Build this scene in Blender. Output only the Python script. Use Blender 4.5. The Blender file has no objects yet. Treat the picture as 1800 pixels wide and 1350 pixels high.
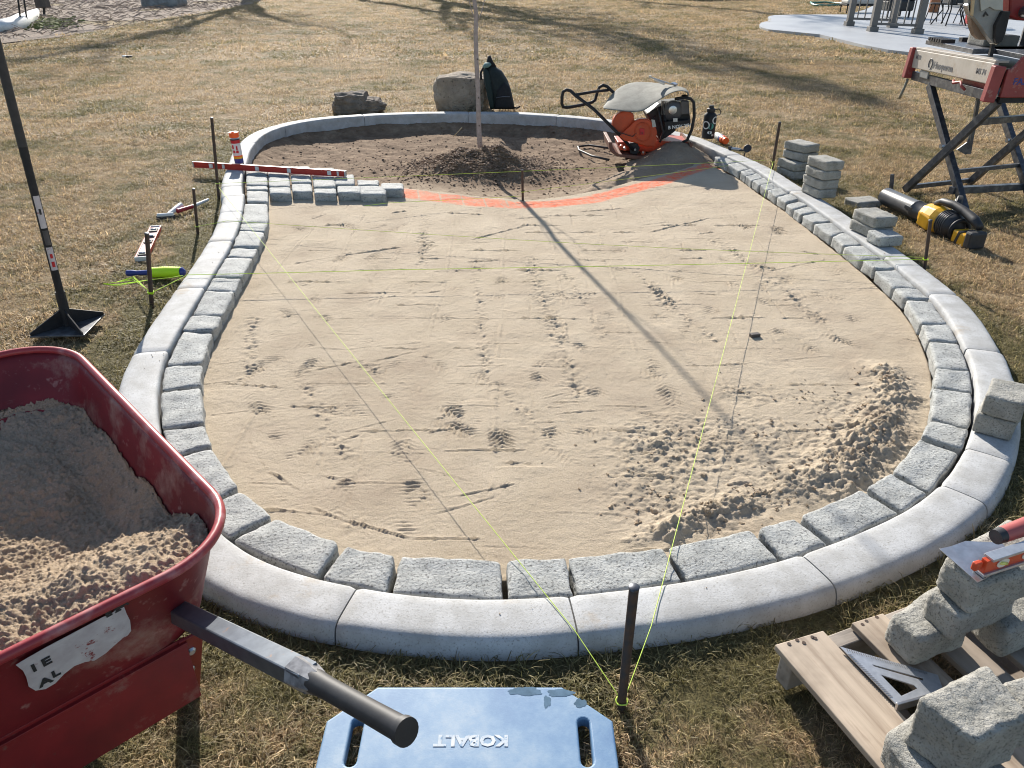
import bpy, bmesh, math, random
import numpy as np
from mathutils import Vector, Matrix, noise
R=math.radians
random.seed(7); rng=np.random.default_rng(7)
S=bpy.context.scene
# ------------------------------------------------------------------ camera, sky, sun, exposure
CAMZ=1.51; F=1350.0; TH=R(29.0)
cam=bpy.data.objects.new('camera',bpy.data.cameras.new('camera')); S.collection.objects.link(cam)
cam.location=(0,0,CAMZ); cam.rotation_euler=(R(90)-TH,0,0)
cam.data.sensor_width=36; cam.data.lens=27.0; cam.data.clip_start=0.05; cam.data.clip_end=400
S.camera=cam
SUN_EL=R(27); AZX,AZY=-0.233,0.972            # the sun stands ahead and a little to the left
W=bpy.data.worlds.new('World'); S.world=W; W.use_nodes=True
nt=W.node_tree; sky=nt.nodes.new('ShaderNodeTexSky'); sky.sky_type='NISHITA'; sky.sun_disc=False
sky.sun_elevation=SUN_EL; sky.sun_rotation=math.atan2(AZX,AZY); sky.air_density=1.0; sky.dust_density=0.6
nt.links.new(sky.outputs[0],nt.nodes['Background'].inputs[0]); nt.nodes['Background'].inputs[1].default_value=0.095
sd=bpy.data.lights.new('sun','SUN'); sd.energy=5.0; sd.angle=R(0.53); sd.color=(1.0,0.94,0.85)
so=bpy.data.objects.new('sun',sd); S.collection.objects.link(so)
so.rotation_euler=Vector((-AZX*math.cos(SUN_EL),-AZY*math.cos(SUN_EL),-math.sin(SUN_EL))).to_track_quat('-Z','Y').to_euler()
S.view_settings.view_transform='Standard'; S.view_settings.look='None'; S.view_settings.exposure=0.76; S.view_settings.gamma=1
S.view_settings.use_curve_mapping=False
S.cycles.use_denoising=True; S.cycles.filter_width=1.05; S.cycles.max_bounces=6; S.cycles.diffuse_bounces=3
# ------------------------------------------------------------------ survey helpers (photo pixel -> point of the place)
SH,CH=math.sin(TH),math.cos(TH)
def ray(px,py):
    u=(px-900)/F; v=(py-675)/F
    return Vector((u,CH-v*SH,-(SH+v*CH)))
def P(px,py,z=0.0):
    r=ray(px,py); t=(z-CAMZ)/r.z; return Vector((r.x*t,r.y*t,z))
def PY(px,py,Y):
    r=ray(px,py); t=Y/r.y; return Vector((r.x*t,Y,CAMZ+r.z*t))
def PX(px,py,X):
    r=ray(px,py); t=X/r.x; return Vector((X,r.y*t,CAMZ+r.z*t))
# ------------------------------------------------------------------ materials
def nodes(name):
    m=bpy.data.materials.new(name); m.use_nodes=True
    return m,m.node_tree,m.node_tree.nodes['Principled BSDF']
def N(t,ty,**k):
    n=t.nodes.new('ShaderNode'+ty)
    for a,b in k.items(): setattr(n,a,b)
    return n
def noise_tex(t,vec,scale,detail=4,rough=.6):
    n=N(t,'TexNoise'); n.inputs['Scale'].default_value=scale; n.inputs['Detail'].default_value=detail; n.inputs['Roughness'].default_value=rough
    t.links.new(vec,n.inputs['Vector']); return n.outputs['Fac']
def ramp(t,fac,stops):
    r=N(t,'ValToRGB'); e=r.color_ramp.elements
    while len(e)<len(stops): e.new(0.5)
    for i,(p,c) in enumerate(stops):
        e[i].position=p; e[i].color=(c[0],c[1],c[2],1) if len(c)>2 else (c[0],)*3+(1,)
    t.links.new(fac,r.inputs['Fac']); return r.outputs['Color']
def mix(t,f,a,b,mode='MIX'):
    n=N(t,'Mix',data_type='RGBA',blend_type=mode)
    if isinstance(f,(int,float)): n.inputs[0].default_value=f
    else: t.links.new(f,n.inputs[0])
    for s,v in ((6,a),(7,b)):
        if isinstance(v,tuple): n.inputs[s].default_value=v[:3]+(1,)
        else: t.links.new(v,n.inputs[s])
    return n.outputs[2]
def bump(t,h,strength,dist,prev=None):
    b=N(t,'Bump'); b.inputs['Strength'].default_value=strength; b.inputs['Distance'].default_value=dist
    t.links.new(h,b.inputs['Height'])
    if prev: t.links.new(prev,b.inputs['Normal'])
    return b.outputs['Normal']
def g(v): return (v,v,v)
def mat(name,c,rough=.6,c2=None,scale=8,var=.5,metal=0,bscale=0,bstr=.3,bdist=.002,speck=None,spec=.5,world=True,stain=None,lo=.35,hi=.65,sscale=300,slo=.30,shi=.42):
    """mottled surface: colour c broken by c2, optional dark specks, optional stains, fine bump"""
    m,t,b=nodes(name)
    vec=(N(t,'NewGeometry').outputs['Position'] if world else N(t,'TexCoord').outputs['Object'])
    col=None
    if c2: 
        f=noise_tex(t,vec,scale,5); col=ramp(t,f,[(lo,c),(hi,c2)])
    if speck:
        f=noise_tex(t,vec,sscale,3,.7); k=ramp(t,f,[(slo,g(1)),(shi,g(0))])
        col=mix(t,k,col if col else c,speck)
    if stain:
        sc,ss,lo2,hi2=stain
        f=noise_tex(t,vec,ss,6,.7); k=ramp(t,f,[(lo2,g(0)),(hi2,g(1))]); col=mix(t,k,col if col else c,sc)
    if col: t.links.new(col,b.inputs['Base Color'])
    else: b.inputs['Base Color'].default_value=tuple(c)+(1,)
    b.inputs['Roughness'].default_value=rough; b.inputs['Metallic'].default_value=metal; b.inputs['Specular IOR Level'].default_value=spec
    if bscale:
        f=noise_tex(t,vec,bscale,6,.7); t.links.new(bump(t,f,bstr,bdist),b.inputs['Normal'])
    return m
M={}
M['curb']=mat('curb_concrete',(.50,.502,.50),.72,(.37,.365,.352),11,bscale=150,bstr=.7,bdist=.0016,speck=(.28,.27,.25),sscale=190,slo=.30,shi=.46,stain=((.36,.28,.19),4,.60,.78),spec=.22)
M['paver']=mat('paver_concrete',(.47,.475,.455),.8,(.33,.335,.32),16,bscale=110,bstr=1,bdist=.006,speck=(.10,.10,.095),sscale=125,slo=.34,shi=.47)
M['paver_warm']=mat('paver_concrete_warm',(.42,.405,.365),.85,(.28,.27,.235),18,bscale=90,bstr=1,bdist=.008,speck=(.13,.125,.11),sscale=190,slo=.34,shi=.47)
M['patio']=mat('patio_concrete',(.42,.43,.44),.5,(.36,.37,.385),1.5,bscale=60,bstr=.2,bdist=.002,speck=(.3,.3,.3),sscale=20,slo=.2,shi=.35)
M['rock']=mat('limestone',(.52,.43,.33),.9,(.36,.29,.22),9,bscale=26,bstr=1,bdist=.05,speck=(.12,.10,.08),sscale=30,slo=.30,shi=.42)
M['rock2']=mat('brown_rock',(.25,.20,.155),.9,(.14,.115,.09),11,bscale=45,bstr=1,bdist=.015,speck=(.06,.05,.04),sscale=40,slo=.3,shi=.42)
M['rock3']=mat('grey_rock',(.30,.31,.31),.9,(.17,.175,.175),6,bscale=30,bstr=1,bdist=.02)
M['red_tray']=mat('red_tray_paint',(.23,.020,.024),.50,(.14,.014,.017),5,bscale=30,bstr=.15,bdist=.002,speck=(.38,.20,.17),sscale=26,slo=.24,shi=.40,stain=((.33,.19,.15),7,.53,.74),spec=.4)
M['red_metal']=mat('red_paint',(.25,.016,.018),.48,(.16,.012,.014),7,bscale=60,bstr=.15,bdist=.001,speck=(.12,.05,.04),sscale=40,slo=.22,shi=.34,stain=((.30,.17,.13),9,.57,.76))
M['tube_grey']=mat('painted_grey_steel',(.17,.19,.22),.38,(.12,.135,.16),30,metal=.6,stain=((.35,.17,.06),14,.62,.72),bscale=150,bstr=.1,bdist=.0006)
M['worn_steel']=mat('worn_dark_steel',(.09,.095,.11),.42,(.19,.195,.21),25,metal=.65,lo=.45,hi=.7,bscale=150,bstr=.15,bdist=.001)
M['steel']=mat('bright_steel',(.55,.55,.56),.32,(.42,.42,.43),40,metal=.9)
M['alu']=mat('brushed_aluminium',(.50,.52,.55),.42,(.40,.42,.45),60,metal=.7)
M['rust']=mat('rusty_stake_steel',(.055,.045,.042),.7,(.10,.06,.04),40,metal=.3,bscale=200,bstr=.3,bdist=.001)
M['black_rubber']=mat('black_rubber',(.022,.022,.024),.55,(.035,.035,.038),30,bscale=90,bstr=.1,bdist=.001)
M['black_metal']=mat('black_paint',(.018,.018,.02),.55,(.03,.03,.032),20,spec=.25)
M['dark_plastic']=mat('dark_grey_plastic',(.05,.05,.055),.35,(.075,.075,.08),15)
M['orange_guard']=mat('orange_paint',(.55,.07,.015),.45,(.42,.055,.015),10,stain=((.30,.14,.08),18,.58,.75))
M['rubber_cover']=mat('dusty_rubber',(.15,.145,.12),.8,(.24,.235,.195),12,bscale=40,bstr=.2,bdist=.003,speck=(.14,.13,.11),sscale=60,slo=.3,shi=.42)
M['orange']=mat('fluorescent_orange',(1.0,.13,.02),.5)
M['red_level']=mat('red_level_paint',(.50,.035,.025),.38,(.42,.03,.02),15)
M['level_orange']=mat('orange_level_body',(.62,.075,.02),.4,(.5,.06,.02),25)
M['white']=mat('white_paint',(.75,.75,.73),.55,(.62,.62,.60),20)
M['label']=mat('worn_white_label',(.62,.57,.56),.6,(.50,.44,.44),30,stain=((.24,.03,.03),35,.60,.66))
M['ink']=mat('black_ink',(.03,.03,.03),.6)
M['ink_grey']=mat('grey_ink',(.12,.12,.13),.6)
M['blue']=mat('blue_plastic',(.02,.035,.20),.4,(.03,.05,.25),20)
M['neon']=mat('neon_yellow_line',(.62,.95,.02),.6)
M['line']=mat('pale_yellow_line',(.62,.80,.10),.6)
M['yellow']=mat('yellow_plastic',(.80,.42,.02),.35,(.70,.36,.02),20)
M['silver_paint']=mat('dusty_silver_panel',(.46,.42,.37),.55,(.38,.34,.29),9,stain=((.33,.25,.18),8,.55,.75))
M['red_saw']=mat('faded_red_paint',(.30,.055,.055),.5,(.24,.04,.04),12,stain=((.40,.26,.22),14,.58,.75))
M['guard']=mat('grey_guard_plastic',(.24,.25,.25),.4,(.18,.185,.185),10)
M['clear_guard']=mat('pale_guard_plastic',(.42,.43,.40),.3,(.35,.36,.33),14)
M['brown_flap']=mat('brown_splash_flap',(.24,.17,.12),.6,(.17,.12,.09),20)
M['bag_green']=mat('dark_green_cloth',(.010,.016,.015),.8,(.015,.024,.022),40,bscale=200,bstr=.3,bdist=.001)
M['bag_black']=mat('black_cloth',(.010,.011,.013),.85,(.018,.019,.021),40)
M['teal']=mat('teal_cloth',(.10,.20,.19),.8,(.20,.30,.28),40)
M['pergola']=mat('taupe_pergola_paint',(.17,.16,.15),.55,(.14,.13,.12),4)
M['hose']=mat('green_hose',(.02,.16,.12),.4)
M['wood_dark']=mat('dark_wood',(.06,.05,.045),.7,(.10,.08,.07),6)
M['wood_orange']=mat('orange_wood',(.36,.14,.05),.6,(.28,.10,.04),6)
M['red_plastic']=mat('red_plastic',(.5,.01,.02),.4)
M['cream']=mat('cream_cloth',(.5,.48,.44),.8)
M['bark']=mat('pale_bark',(.42,.36,.33),.8,(.30,.25,.23),30,bscale=80,bstr=.5,bdist=.002,speck=(.07,.05,.04),sscale=45,slo=.28,shi=.36)
M['bark_dark']=mat('dark_bark',(.10,.08,.065),.9)
M['needles']=mat('dark_foliage',(.03,.045,.02),.9)
M['twig']=mat('dry_twig',(.33,.25,.17),.85,(.20,.15,.11),30)
M['straw']=mat('straw',(.52,.40,.24),.8)
M['chip']=mat('dark_bark_chip',(.17,.110,.072),.95,(.30,.205,.14),40)
M['moss']=mat('moss_green',(.11,.14,.03),.95,(.18,.17,.06),20)
M['vial']=mat('vial_liquid',(.75,.75,.20),.15)
M['vial_frame']=mat('vial_window',(.70,.68,.60),.3)
M['skyblue_sticker']=mat('teal_sticker',(.06,.30,.24),.4)
def wood(name,c,c2,ax):
    m,t,b=nodes(name); ge=N(t,'NewGeometry').outputs['Position']
    m0=N(t,'Mapping'); t.links.new(ge,m0.inputs['Vector']); m0.inputs['Rotation'].default_value=(0,0,ax)
    mp=N(t,'Mapping'); t.links.new(m0.outputs[0],mp.inputs['Vector']); mp.inputs['Scale'].default_value=(2.2,34,34)
    f=noise_tex(t,mp.outputs[0],1.0,5,.6); w=noise_tex(t,mp.outputs[0],4.0,3,.6)
    col=ramp(t,f,[(.30,c2),(.48,c),(.62,tuple(v*1.15 for v in c)),(.72,c2)])
    f2=noise_tex(t,ge,6,4); col=mix(t,ramp(t,f2,[(.45,g(0)),(.75,g(.6))]),col,tuple(v*.55 for v in c2))
    t.links.new(col,b.inputs['Base Color']); b.inputs['Roughness'].default_value=.75
    t.links.new(bump(t,w,.5,.0015),b.inputs['Normal']); return m
# board material: weathered blue plastic
def blue_board():
    m,t,b=nodes('weathered_blue_plastic'); ge=N(t,'NewGeometry').outputs['Position']
    f=noise_tex(t,ge,6,6,.7); col=ramp(t,f,[(.28,(.075,.165,.32)),(.46,(.125,.235,.385)),(.56,(.175,.285,.42)),(.72,(.29,.375,.46))])
    f2=noise_tex(t,ge,55,5,.75); col=mix(t,ramp(t,f2,[(.28,g(.6)),(.40,g(0))]),col,(.13,.22,.36))
    f3=noise_tex(t,ge,3.3,3,.6); col=mix(t,ramp(t,f3,[(.60,g(0)),(.68,g(.55))]),col,(.33,.42,.52))
    t.links.new(col,b.inputs['Base Color']); b.inputs['Roughness'].default_value=.5
    t.links.new(bump(t,noise_tex(t,ge,220,4,.7),.25,.001),b.inputs['Normal']); return m
M['board']=blue_board()
def sand_mat(name,paint=False,c=(.60,.475,.345),c2=(.50,.385,.27)):
    m,t,b=nodes(name); ge=N(t,'NewGeometry').outputs['Position']
    col=ramp(t,noise_tex(t,ge,4,5,.6),[(.3,c),(.7,c2)])
    col=mix(t,ramp(t,noise_tex(t,ge,210,3,.85),[(.30,g(.75)),(.47,g(0))]),col,tuple(v*.45 for v in c2))
    col=mix(t,ramp(t,noise_tex(t,ge,260,3,.85),[(.56,g(0)),(.70,g(.75))]),col,(.80,.70,.58))
    if paint:
        a=N(t,'Attribute',attribute_name='tint'); s=N(t,'SeparateColor'); t.links.new(a.outputs['Color'],s.inputs[0])
        col=mix(t,s.outputs[1],col,(.30,.22,.16))
        col=mix(t,s.outputs[0],col,(.90,.17,.075))
    t.links.new(col,b.inputs['Base Color']); b.inputs['Roughness'].default_value=.95; b.inputs['Specular IOR Level'].default_value=.2
    n0=bump(t,noise_tex(t,ge,28,4,.7),.5,.010); n1=bump(t,noise_tex(t,ge,170,5,.85),1.0,.0050,n0); t.links.new(n1,b.inputs['Normal']); return m
M['sand']=sand_mat('bedding_sand',True,(.575,.475,.35),(.48,.39,.28)); M['sand_loose']=sand_mat('loose_sand',c=(.56,.43,.30),c2=(.44,.33,.22)); M['sand_damp']=sand_mat('damp_sand',c=(.36,.27,.19),c2=(.26,.19,.13))
def soil_mat():
    m,t,b=nodes('garden_soil'); ge=N(t,'NewGeometry').outputs['Position']
    col=ramp(t,noise_tex(t,ge,7,6,.7),[(.3,(.135,.088,.056)),(.55,(.245,.170,.112)),(.75,(.40,.30,.205))])
    a=N(t,'Attribute',attribute_name='tint'); s=N(t,'SeparateColor'); t.links.new(a.outputs['Color'],s.inputs[0])
    tan=ramp(t,noise_tex(t,ge,12,6,.7),[(.35,(.22,.165,.115)),(.65,(.44,.35,.25))])
    col=mix(t,s.outputs[1],col,tan); col=mix(t,s.outputs[0],col,(.90,.17,.075)); t.links.new(col,b.inputs['Base Color']); b.inputs['Roughness'].default_value=.95
    b.inputs['Specular IOR Level'].default_value=.15
    t.links.new(bump(t,noise_tex(t,ge,60,6,.75),1,.012),b.inputs['Normal']); return m
M['soil']=soil_mat()
def lawn_color(t,ge,inst=False):
    """patchy winter lawn: straw broken by green, at several sizes"""
    big=noise_tex(t,ge,.9,5,.65); midn=noise_tex(t,ge,6,5,.7); 
    straw=ramp(t,noise_tex(t,ge,14,4,.7),[(.28,(.34,.235,.135)),(.5,(.52,.38,.22)),(.72,(.68,.53,.34))])
    green=ramp(t,noise_tex(t,ge,20,4,.7),[(.3,(.13,.12,.045)),(.7,(.27,.235,.10))])
    a=N(t,'Math',operation='MULTIPLY_ADD'); t.links.new(midn,a.inputs[0]); a.inputs[1].default_value=.75; t.links.new(big,a.inputs[2])
    # greener strip kept near the kerb
    at=N(t,'Attribute',attribute_name='lush',attribute_type='INSTANCER' if inst else 'GEOMETRY'); ad=N(t,'Math',operation='MULTIPLY_ADD'); t.links.new(at.outputs['Fac'],ad.inputs[0]); ad.inputs[1].default_value=.26; t.links.new(a.outputs[0],ad.inputs[2])
    k=ramp(t,ad.outputs[0],[(.84,g(0)),(1.0,g(.85))])
    return mix(t,k,straw,green),straw,green
def lawn_mat():
    m,t,b=nodes('winter_lawn'); ge=N(t,'NewGeometry').outputs['Position']
    col,_,_=lawn_color(t,ge)
    fine=ramp(t,noise_tex(t,ge,60,5,.8),[(.32,g(.22)),(.55,g(.75)),(.75,g(1.0))])
    col=mix(t,.8,col,fine,'MULTIPLY')  # speckle also darkens the ground colour for the shade among the blades
    t.links.new(col,b.inputs['Base Color']); b.inputs['Roughness'].default_value=.9; b.inputs['Specular IOR Level'].default_value=.15
    n1=bump(t,noise_tex(t,ge,45,6,.8),1,.03); t.links.new(bump(t,noise_tex(t,ge,5,4,.6),.8,.08,n1),b.inputs['Normal']); return m
M['lawn']=lawn_mat()
def blade_mat():
    m,t,b=nodes('grass_blades'); ge=N(t,'NewGeometry').outputs['Position']
    col,_,_=lawn_color(t,ge,True)
    a=N(t,'Attribute',attribute_name='tone'); 
    br=ramp(t,a.outputs['Fac'],[(0,g(.50)),(.5,g(1.1)),(1,g(1.9))]); col=mix(t,1.0,col,br,'MULTIPLY')
    a2=N(t,'Attribute',attribute_name='green'); col=mix(t,a2.outputs['Fac'],col,(.19,.18,.065))
    t.links.new(col,b.inputs['Base Color']); b.inputs['Roughness'].default_value=.55; b.inputs['Specular IOR Level'].default_value=.3
    tr=N(t,'BsdfTranslucent'); t.links.new(col,tr.inputs[0]); mx=N(t,'MixShader'); mx.inputs[0].default_value=.45
    t.links.new(b.outputs[0],mx.inputs[1]); t.links.new(tr.outputs[0],mx.inputs[2]); t.links.new(mx.outputs[0],t.nodes['Material Output'].inputs[0]); return m
M['blade']=blade_mat()
# ------------------------------------------------------------------ mesh helpers
class MB:
    def __init__(s): s.v=[]; s.f=[]
    def add(s,v,f):
        o=len(s.v); s.v+= [tuple(p) for p in v]; s.f+=[tuple(i+o for i in q) for q in f]; return s
    def box(s,c,d,rot=None):
        hx,hy,hz=d[0]/2,d[1]/2,d[2]/2; c=Vector(c)
        vs=[Vector((x,y,z)) for z in(-hz,hz) for y in(-hy,hy) for x in(-hx,hx)]
        if rot is not None: vs=[rot@p for p in vs]
        return s.add([p+c for p in vs],[(0,2,3,1),(4,5,7,6),(0,1,5,4),(2,6,7,3),(0,4,6,2),(1,3,7,5)])
    def beam(s,a,b,w,h,up=(0,0,1)):
        a=Vector(a);b=Vector(b);d=(b-a); L=d.length; d.normalize(); upv=Vector(up); x=d.cross(upv)
        if x.length<1e-4: x=d.cross(Vector((0,1,0)))
        x.normalize(); y=x.cross(d)
        return s.box((a+b)/2,(w,L,h),Matrix((x,d,y)).transposed())
    def tube(s,pts,r,n=10,closed=False,cap=True):
        pts=[Vector(p) for p in pts]; m=len(pts); rr=r if isinstance(r,(list,tuple)) else [r]*m
        nx=None; V=[];Fs=[]
        for i,p in enumerate(pts):
            if closed: d=pts[(i+1)%m]-pts[i-1]
            else: d=pts[min(i+1,m-1)]-pts[max(i-1,0)]
            d.normalize()
            if nx is None:
                nx=d.cross(Vector((0,0,1))); 
                if nx.length<1e-3: nx=d.cross(Vector((0,1,0)))
            nx=(nx-d*nx.dot(d)).normalized(); ny=d.cross(nx)
            for k in range(n):
                a=2*math.pi*k/n; V.append(p+(nx*math.cos(a)+ny*math.sin(a))*rr[i])
        for i in range(m if closed else m-1):
            for k in range(n):
                a=i*n+k;b=i*n+(k+1)%n;c=((i+1)%m)*n+(k+1)%n;d=((i+1)%m)*n+k; Fs.append((a,b,c,d))
        if cap and not closed: Fs.append(tuple(range(n))[::-1]); Fs.append(tuple((m-1)*n+k for k in range(n)))
        return s.add(V,Fs)
    def lathe(s,prof,c,axis=(0,0,1),n=20):
        ax=Vector(axis).normalized(); x=ax.cross(Vector((0,1,0))); 
        if x.length<.1: x=ax.cross(Vector((1,0,0)))
        x.normalize(); y=ax.cross(x); c=Vector(c); V=[];Fs=[]
        for r,h in prof:
            for k in range(n):
                a=2*math.pi*k/n; V.append(c+ax*h+(x*math.cos(a)+y*math.sin(a))*max(r,1e-5))
        m=len(prof)
        for i in range(m-1):
            for k in range(n): Fs.append((i*n+k,i*n+(k+1)%n,(i+1)*n+(k+1)%n,(i+1)*n+k))
        Fs.append(tuple(range(n))[::-1]); Fs.append(tuple((m-1)*n+k for k in range(n)))
        return s.add(V,Fs)
    def prism(s,poly,vec):
        """polygon (3-D points) pushed along vec"""
        p=[Vector(q) for q in poly]; v=Vector(vec); n=len(p)
        return s.add(p+[q+v for q in p],[tuple(range(n))[::-1],tuple(range(n,2*n))]+[(i,(i+1)%n,(i+1)%n+n,i+n) for i in range(n)])
def link(o): S.collection.objects.link(o); return o
def tag(o,label=None,cat=None,group=None,kind=None):
    if label:o['label']=label
    if cat:o['category']=cat
    if group:o['group']=group
    if kind:o['kind']=kind
    return o
def thing(name,label,cat,loc,group=None):
    o=bpy.data.objects.new(name,None); o.empty_display_size=.1; o.location=loc; link(o); return tag(o,label,cat,group)
def org(o):
    p=Vector(o.location)
    while o.parent: o=o.parent; p+=Vector(o.location)
    return p
def mkmesh(name,v,f,m,smooth=False,parent=None,loc=None,bevel=0,seg=2,sharp=None):
    v=np.array([tuple(p) for p in v],dtype=float)
    base=np.array(org(parent)) if parent else np.zeros(3)
    if loc is None: loc=v.mean(0); loc[2]=v[:,2].min()
    loc=np.array(loc,dtype=float)
    me=bpy.data.meshes.new(name); me.from_pydata((v-loc).tolist(),[],f); me.update()
    bm=bmesh.new(); bm.from_mesh(me); bmesh.ops.recalc_face_normals(bm,faces=bm.faces)
    if bevel:
        es=[e for e in bm.edges if len(e.link_faces)==2 and e.calc_face_angle(0)>R(28)]
        bmesh.ops.bevel(bm,geom=es,offset=bevel,segments=seg,affect='EDGES',profile=.5,clamp_overlap=True)
    bm.to_mesh(me); bm.free()
    me.materials.append(m)
    if smooth:
        me.polygons.foreach_set('use_smooth',[True]*len(me.polygons))
        if sharp: 
            try: me.set_sharp_from_angle(angle=R(sharp))
            except Exception: pass
    o=bpy.data.objects.new(name,me); link(o)
    if parent: o.parent=parent; loc=loc-base
    o.location=loc; return o
def obj(name,mb,m,parent=None,smooth=False,bevel=0,seg=2,sharp=None,**k):
    return tag(mkmesh(name,mb.v,mb.f,M[m] if isinstance(m,str) else m,smooth,parent,None,bevel,seg,sharp),**k)
def outline_mesh(name,loops,th,m,org_,ux,uy,bevel=0,parent=None,seg=2,**k):
    """2-D loops (first outer, others holes) in the frame org_,ux,uy extruded th along ux x uy, edges rounded"""
    cu=bpy.data.curves.new(name,'CURVE'); cu.dimensions='2D'; cu.fill_mode='BOTH'
    for L in loops:
        sp=cu.splines.new('POLY'); sp.points.add(len(L)-1)
        for i,(x,y) in enumerate(L): sp.points[i].co=(x,y,0,1)
        sp.use_cyclic_u=True
    cu.extrude=max(th/2-bevel,1e-4); cu.bevel_depth=bevel; cu.bevel_resolution=seg; cu.offset=-bevel
    return _conv(name,cu,m,org_,ux,uy,th/2,parent,**k)
def _conv(name,cu,m,org_,ux,uy,lift,parent,**k):
    tmp=bpy.data.objects.new('tmp',cu); link(tmp); dg=bpy.context.evaluated_depsgraph_get(); dg.update()
    me=bpy.data.meshes.new_from_object(tmp.evaluated_get(dg)); 
    v=[tuple(p.co) for p in me.vertices]; f=[tuple(p.vertices) for p in me.polygons]
    bpy.data.objects.remove(tmp); bpy.data.meshes.remove(me); bpy.data.curves.remove(cu)
    ux=Vector(ux).normalized(); uz=ux.cross(Vector(uy)).normalized(); uy=uz.cross(ux); o=Vector(org_)
    V=[o+ux*a+uy*b+uz*(c+lift) for a,b,c in v]
    return tag(mkmesh(name,V,f,M[m] if isinstance(m,str) else m,False,parent),**k)
def text(name,s,size,m,org_,ux,uy,parent=None,th=.0008,bold=0,**k):
    cu=bpy.data.curves.new(name,'FONT'); cu.body=s; cu.size=size; cu.extrude=th/2; cu.offset=bold; cu.resolution_u=2
    return _conv(name,cu,m,org_,ux,uy,th/2,parent,**k)
# vector noise
def vnoise(x,y,seed=0):
    xi=np.floor(x).astype(np.int64); yi=np.floor(y).astype(np.int64); fx=x-xi; fy=y-yi
    def h(a,b):
        n=(a*374761393+b*668265263+seed*1442695041)&0x7fffffff; n=((n^(n>>13))*1274126177)&0x7fffffff; n=(n^(n>>16))&0x7fffffff
        return n/0x7fffffff
    u=fx*fx*(3-2*fx); w=fy*fy*(3-2*fy)
    return (h(xi,yi)*(1-u)+h(xi+1,yi)*u)*(1-w)+(h(xi,yi+1)*(1-u)+h(xi+1,yi+1)*u)*w
def fbm(x,y,sc,octv=4,seed=0,gain=.5):
    s=0;a=1;t=0
    for i in range(octv):
        s=s+a*vnoise(x*sc*2**i+17.3*i,y*sc*2**i-9.1*i,seed+i*7); t+=a; a*=gain
    return s/t-.5
def clods(x,y,sc,seed=0,p=2.0):
    """crumbs: one rounded crumb of random height and place in every cell"""
    X=x*sc;Y=y*sc; xi=np.floor(X).astype(np.int64); yi=np.floor(Y).astype(np.int64); best=np.zeros(X.shape)
    def h(a,b,k):
        n=(a*374761393+b*668265263+(seed+k)*1442695041)&0x7fffffff; n=((n^(n>>13))*1274126177)&0x7fffffff; return ((n^(n>>16))&0xffff)/65535.0
    for i in(-1,0,1):
        for j in(-1,0,1):
            a=xi+i;b=yi+j; cx=a+.15+.7*h(a,b,1); cy=b+.15+.7*h(a,b,2); rr=.25+.45*h(a,b,3); hh=h(a,b,4)**p
            d=np.maximum(np.abs((X-cx)+.35*(Y-cy)),np.abs((Y-cy)-.35*(X-cx)))*.5+np.hypot(X-cx,Y-cy)*.5
            best=np.maximum(best,rr*hh*np.sqrt(np.clip(1-(d/rr)**2,0,1)))
    return best
def inpoly(x,y,poly):
    p=np.asarray(poly); ins=np.zeros(x.shape,bool); n=len(p)
    for i in range(n):
        x1,y1=p[i];x2,y2=p[(i+1)%n]
        c=((y1>y)!=(y2>y))
        with np.errstate(divide='ignore',invalid='ignore'): ins^=c&(x<(x2-x1)*(y-y1)/(y2-y1+1e-12)+x1)
    return ins
def segdist(x,y,pts,closed=False):
    """distance to a polyline and the fraction along it"""
    p=np.asarray(pts,float)[:,:2]; best=np.full(x.shape,1e9); tt=np.zeros(x.shape); n=len(p); m=n if closed else n-1
    for i in range(m):
        a=p[i];b=p[(i+1)%n]; d=b-a; L=(d@d)+1e-12
        t=np.clip(((x-a[0])*d[0]+(y-a[1])*d[1])/L,0,1); q=np.hypot(x-a[0]-t*d[0],y-a[1]-t*d[1])
        k=q<best; best=np.where(k,q,best); tt=np.where(k,(i+t)/m,tt)
    return best,tt
GR={}
def ground_z(name,x,y):
    a,b,Z=GR[name]; i=np.clip(np.searchsorted(a,x),0,len(a)-1); j=np.clip(np.searchsorted(b,y),0,len(b)-1); return Z[j,i]
def grid_mesh(name,xs,ys,zf,keep,m,kind=None,tint=None,loc=(0,0,0)):
    X,Y=np.meshgrid(xs,ys,indexing='xy'); Z=zf(X,Y); nx,ny=len(xs),len(ys); GR[name]=(np.asarray(xs),np.asarray(ys),Z)
    K=keep(X,Y); q=K[:-1,:-1]|K[1:,:-1]|K[:-1,1:]|K[1:,1:] if keep else None
    idx=np.arange(nx*ny).reshape(ny,nx)
    F4=np.stack([idx[:-1,:-1],idx[:-1,1:],idx[1:,1:],idx[1:,:-1]],-1)[q]
    used=np.zeros(nx*ny,bool); used[F4.ravel()]=True; mp=np.cumsum(used)-1; F4=mp[F4]
    V=np.stack([X.ravel(),Y.ravel(),Z.ravel()],-1)[used]
    me=bpy.data.meshes.new(name); me.vertices.add(len(V)); me.vertices.foreach_set('co',V.ravel())
    me.loops.add(F4.size); me.loops.foreach_set('vertex_index',F4.ravel().astype(np.int32))
    me.polygons.add(len(F4)); me.polygons.foreach_set('loop_start',np.arange(0,F4.size,4,dtype=np.int32)); 
    me.update(calc_edges=True); me.polygons.foreach_set('use_smooth',np.ones(len(F4),bool))
    if tint is not None:
        T=tint(X,Y); a=me.color_attributes.new('tint','FLOAT_COLOR','POINT'); c=np.ones((used.sum(),4)); 
        for i,ch in enumerate(T): c[:,i]=ch.ravel()[used]
        a.data.foreach_set('color',c.ravel())
    me.materials.append(m); o=bpy.data.objects.new(name,me); link(o)
    if kind:o['kind']=kind
    return o
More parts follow.
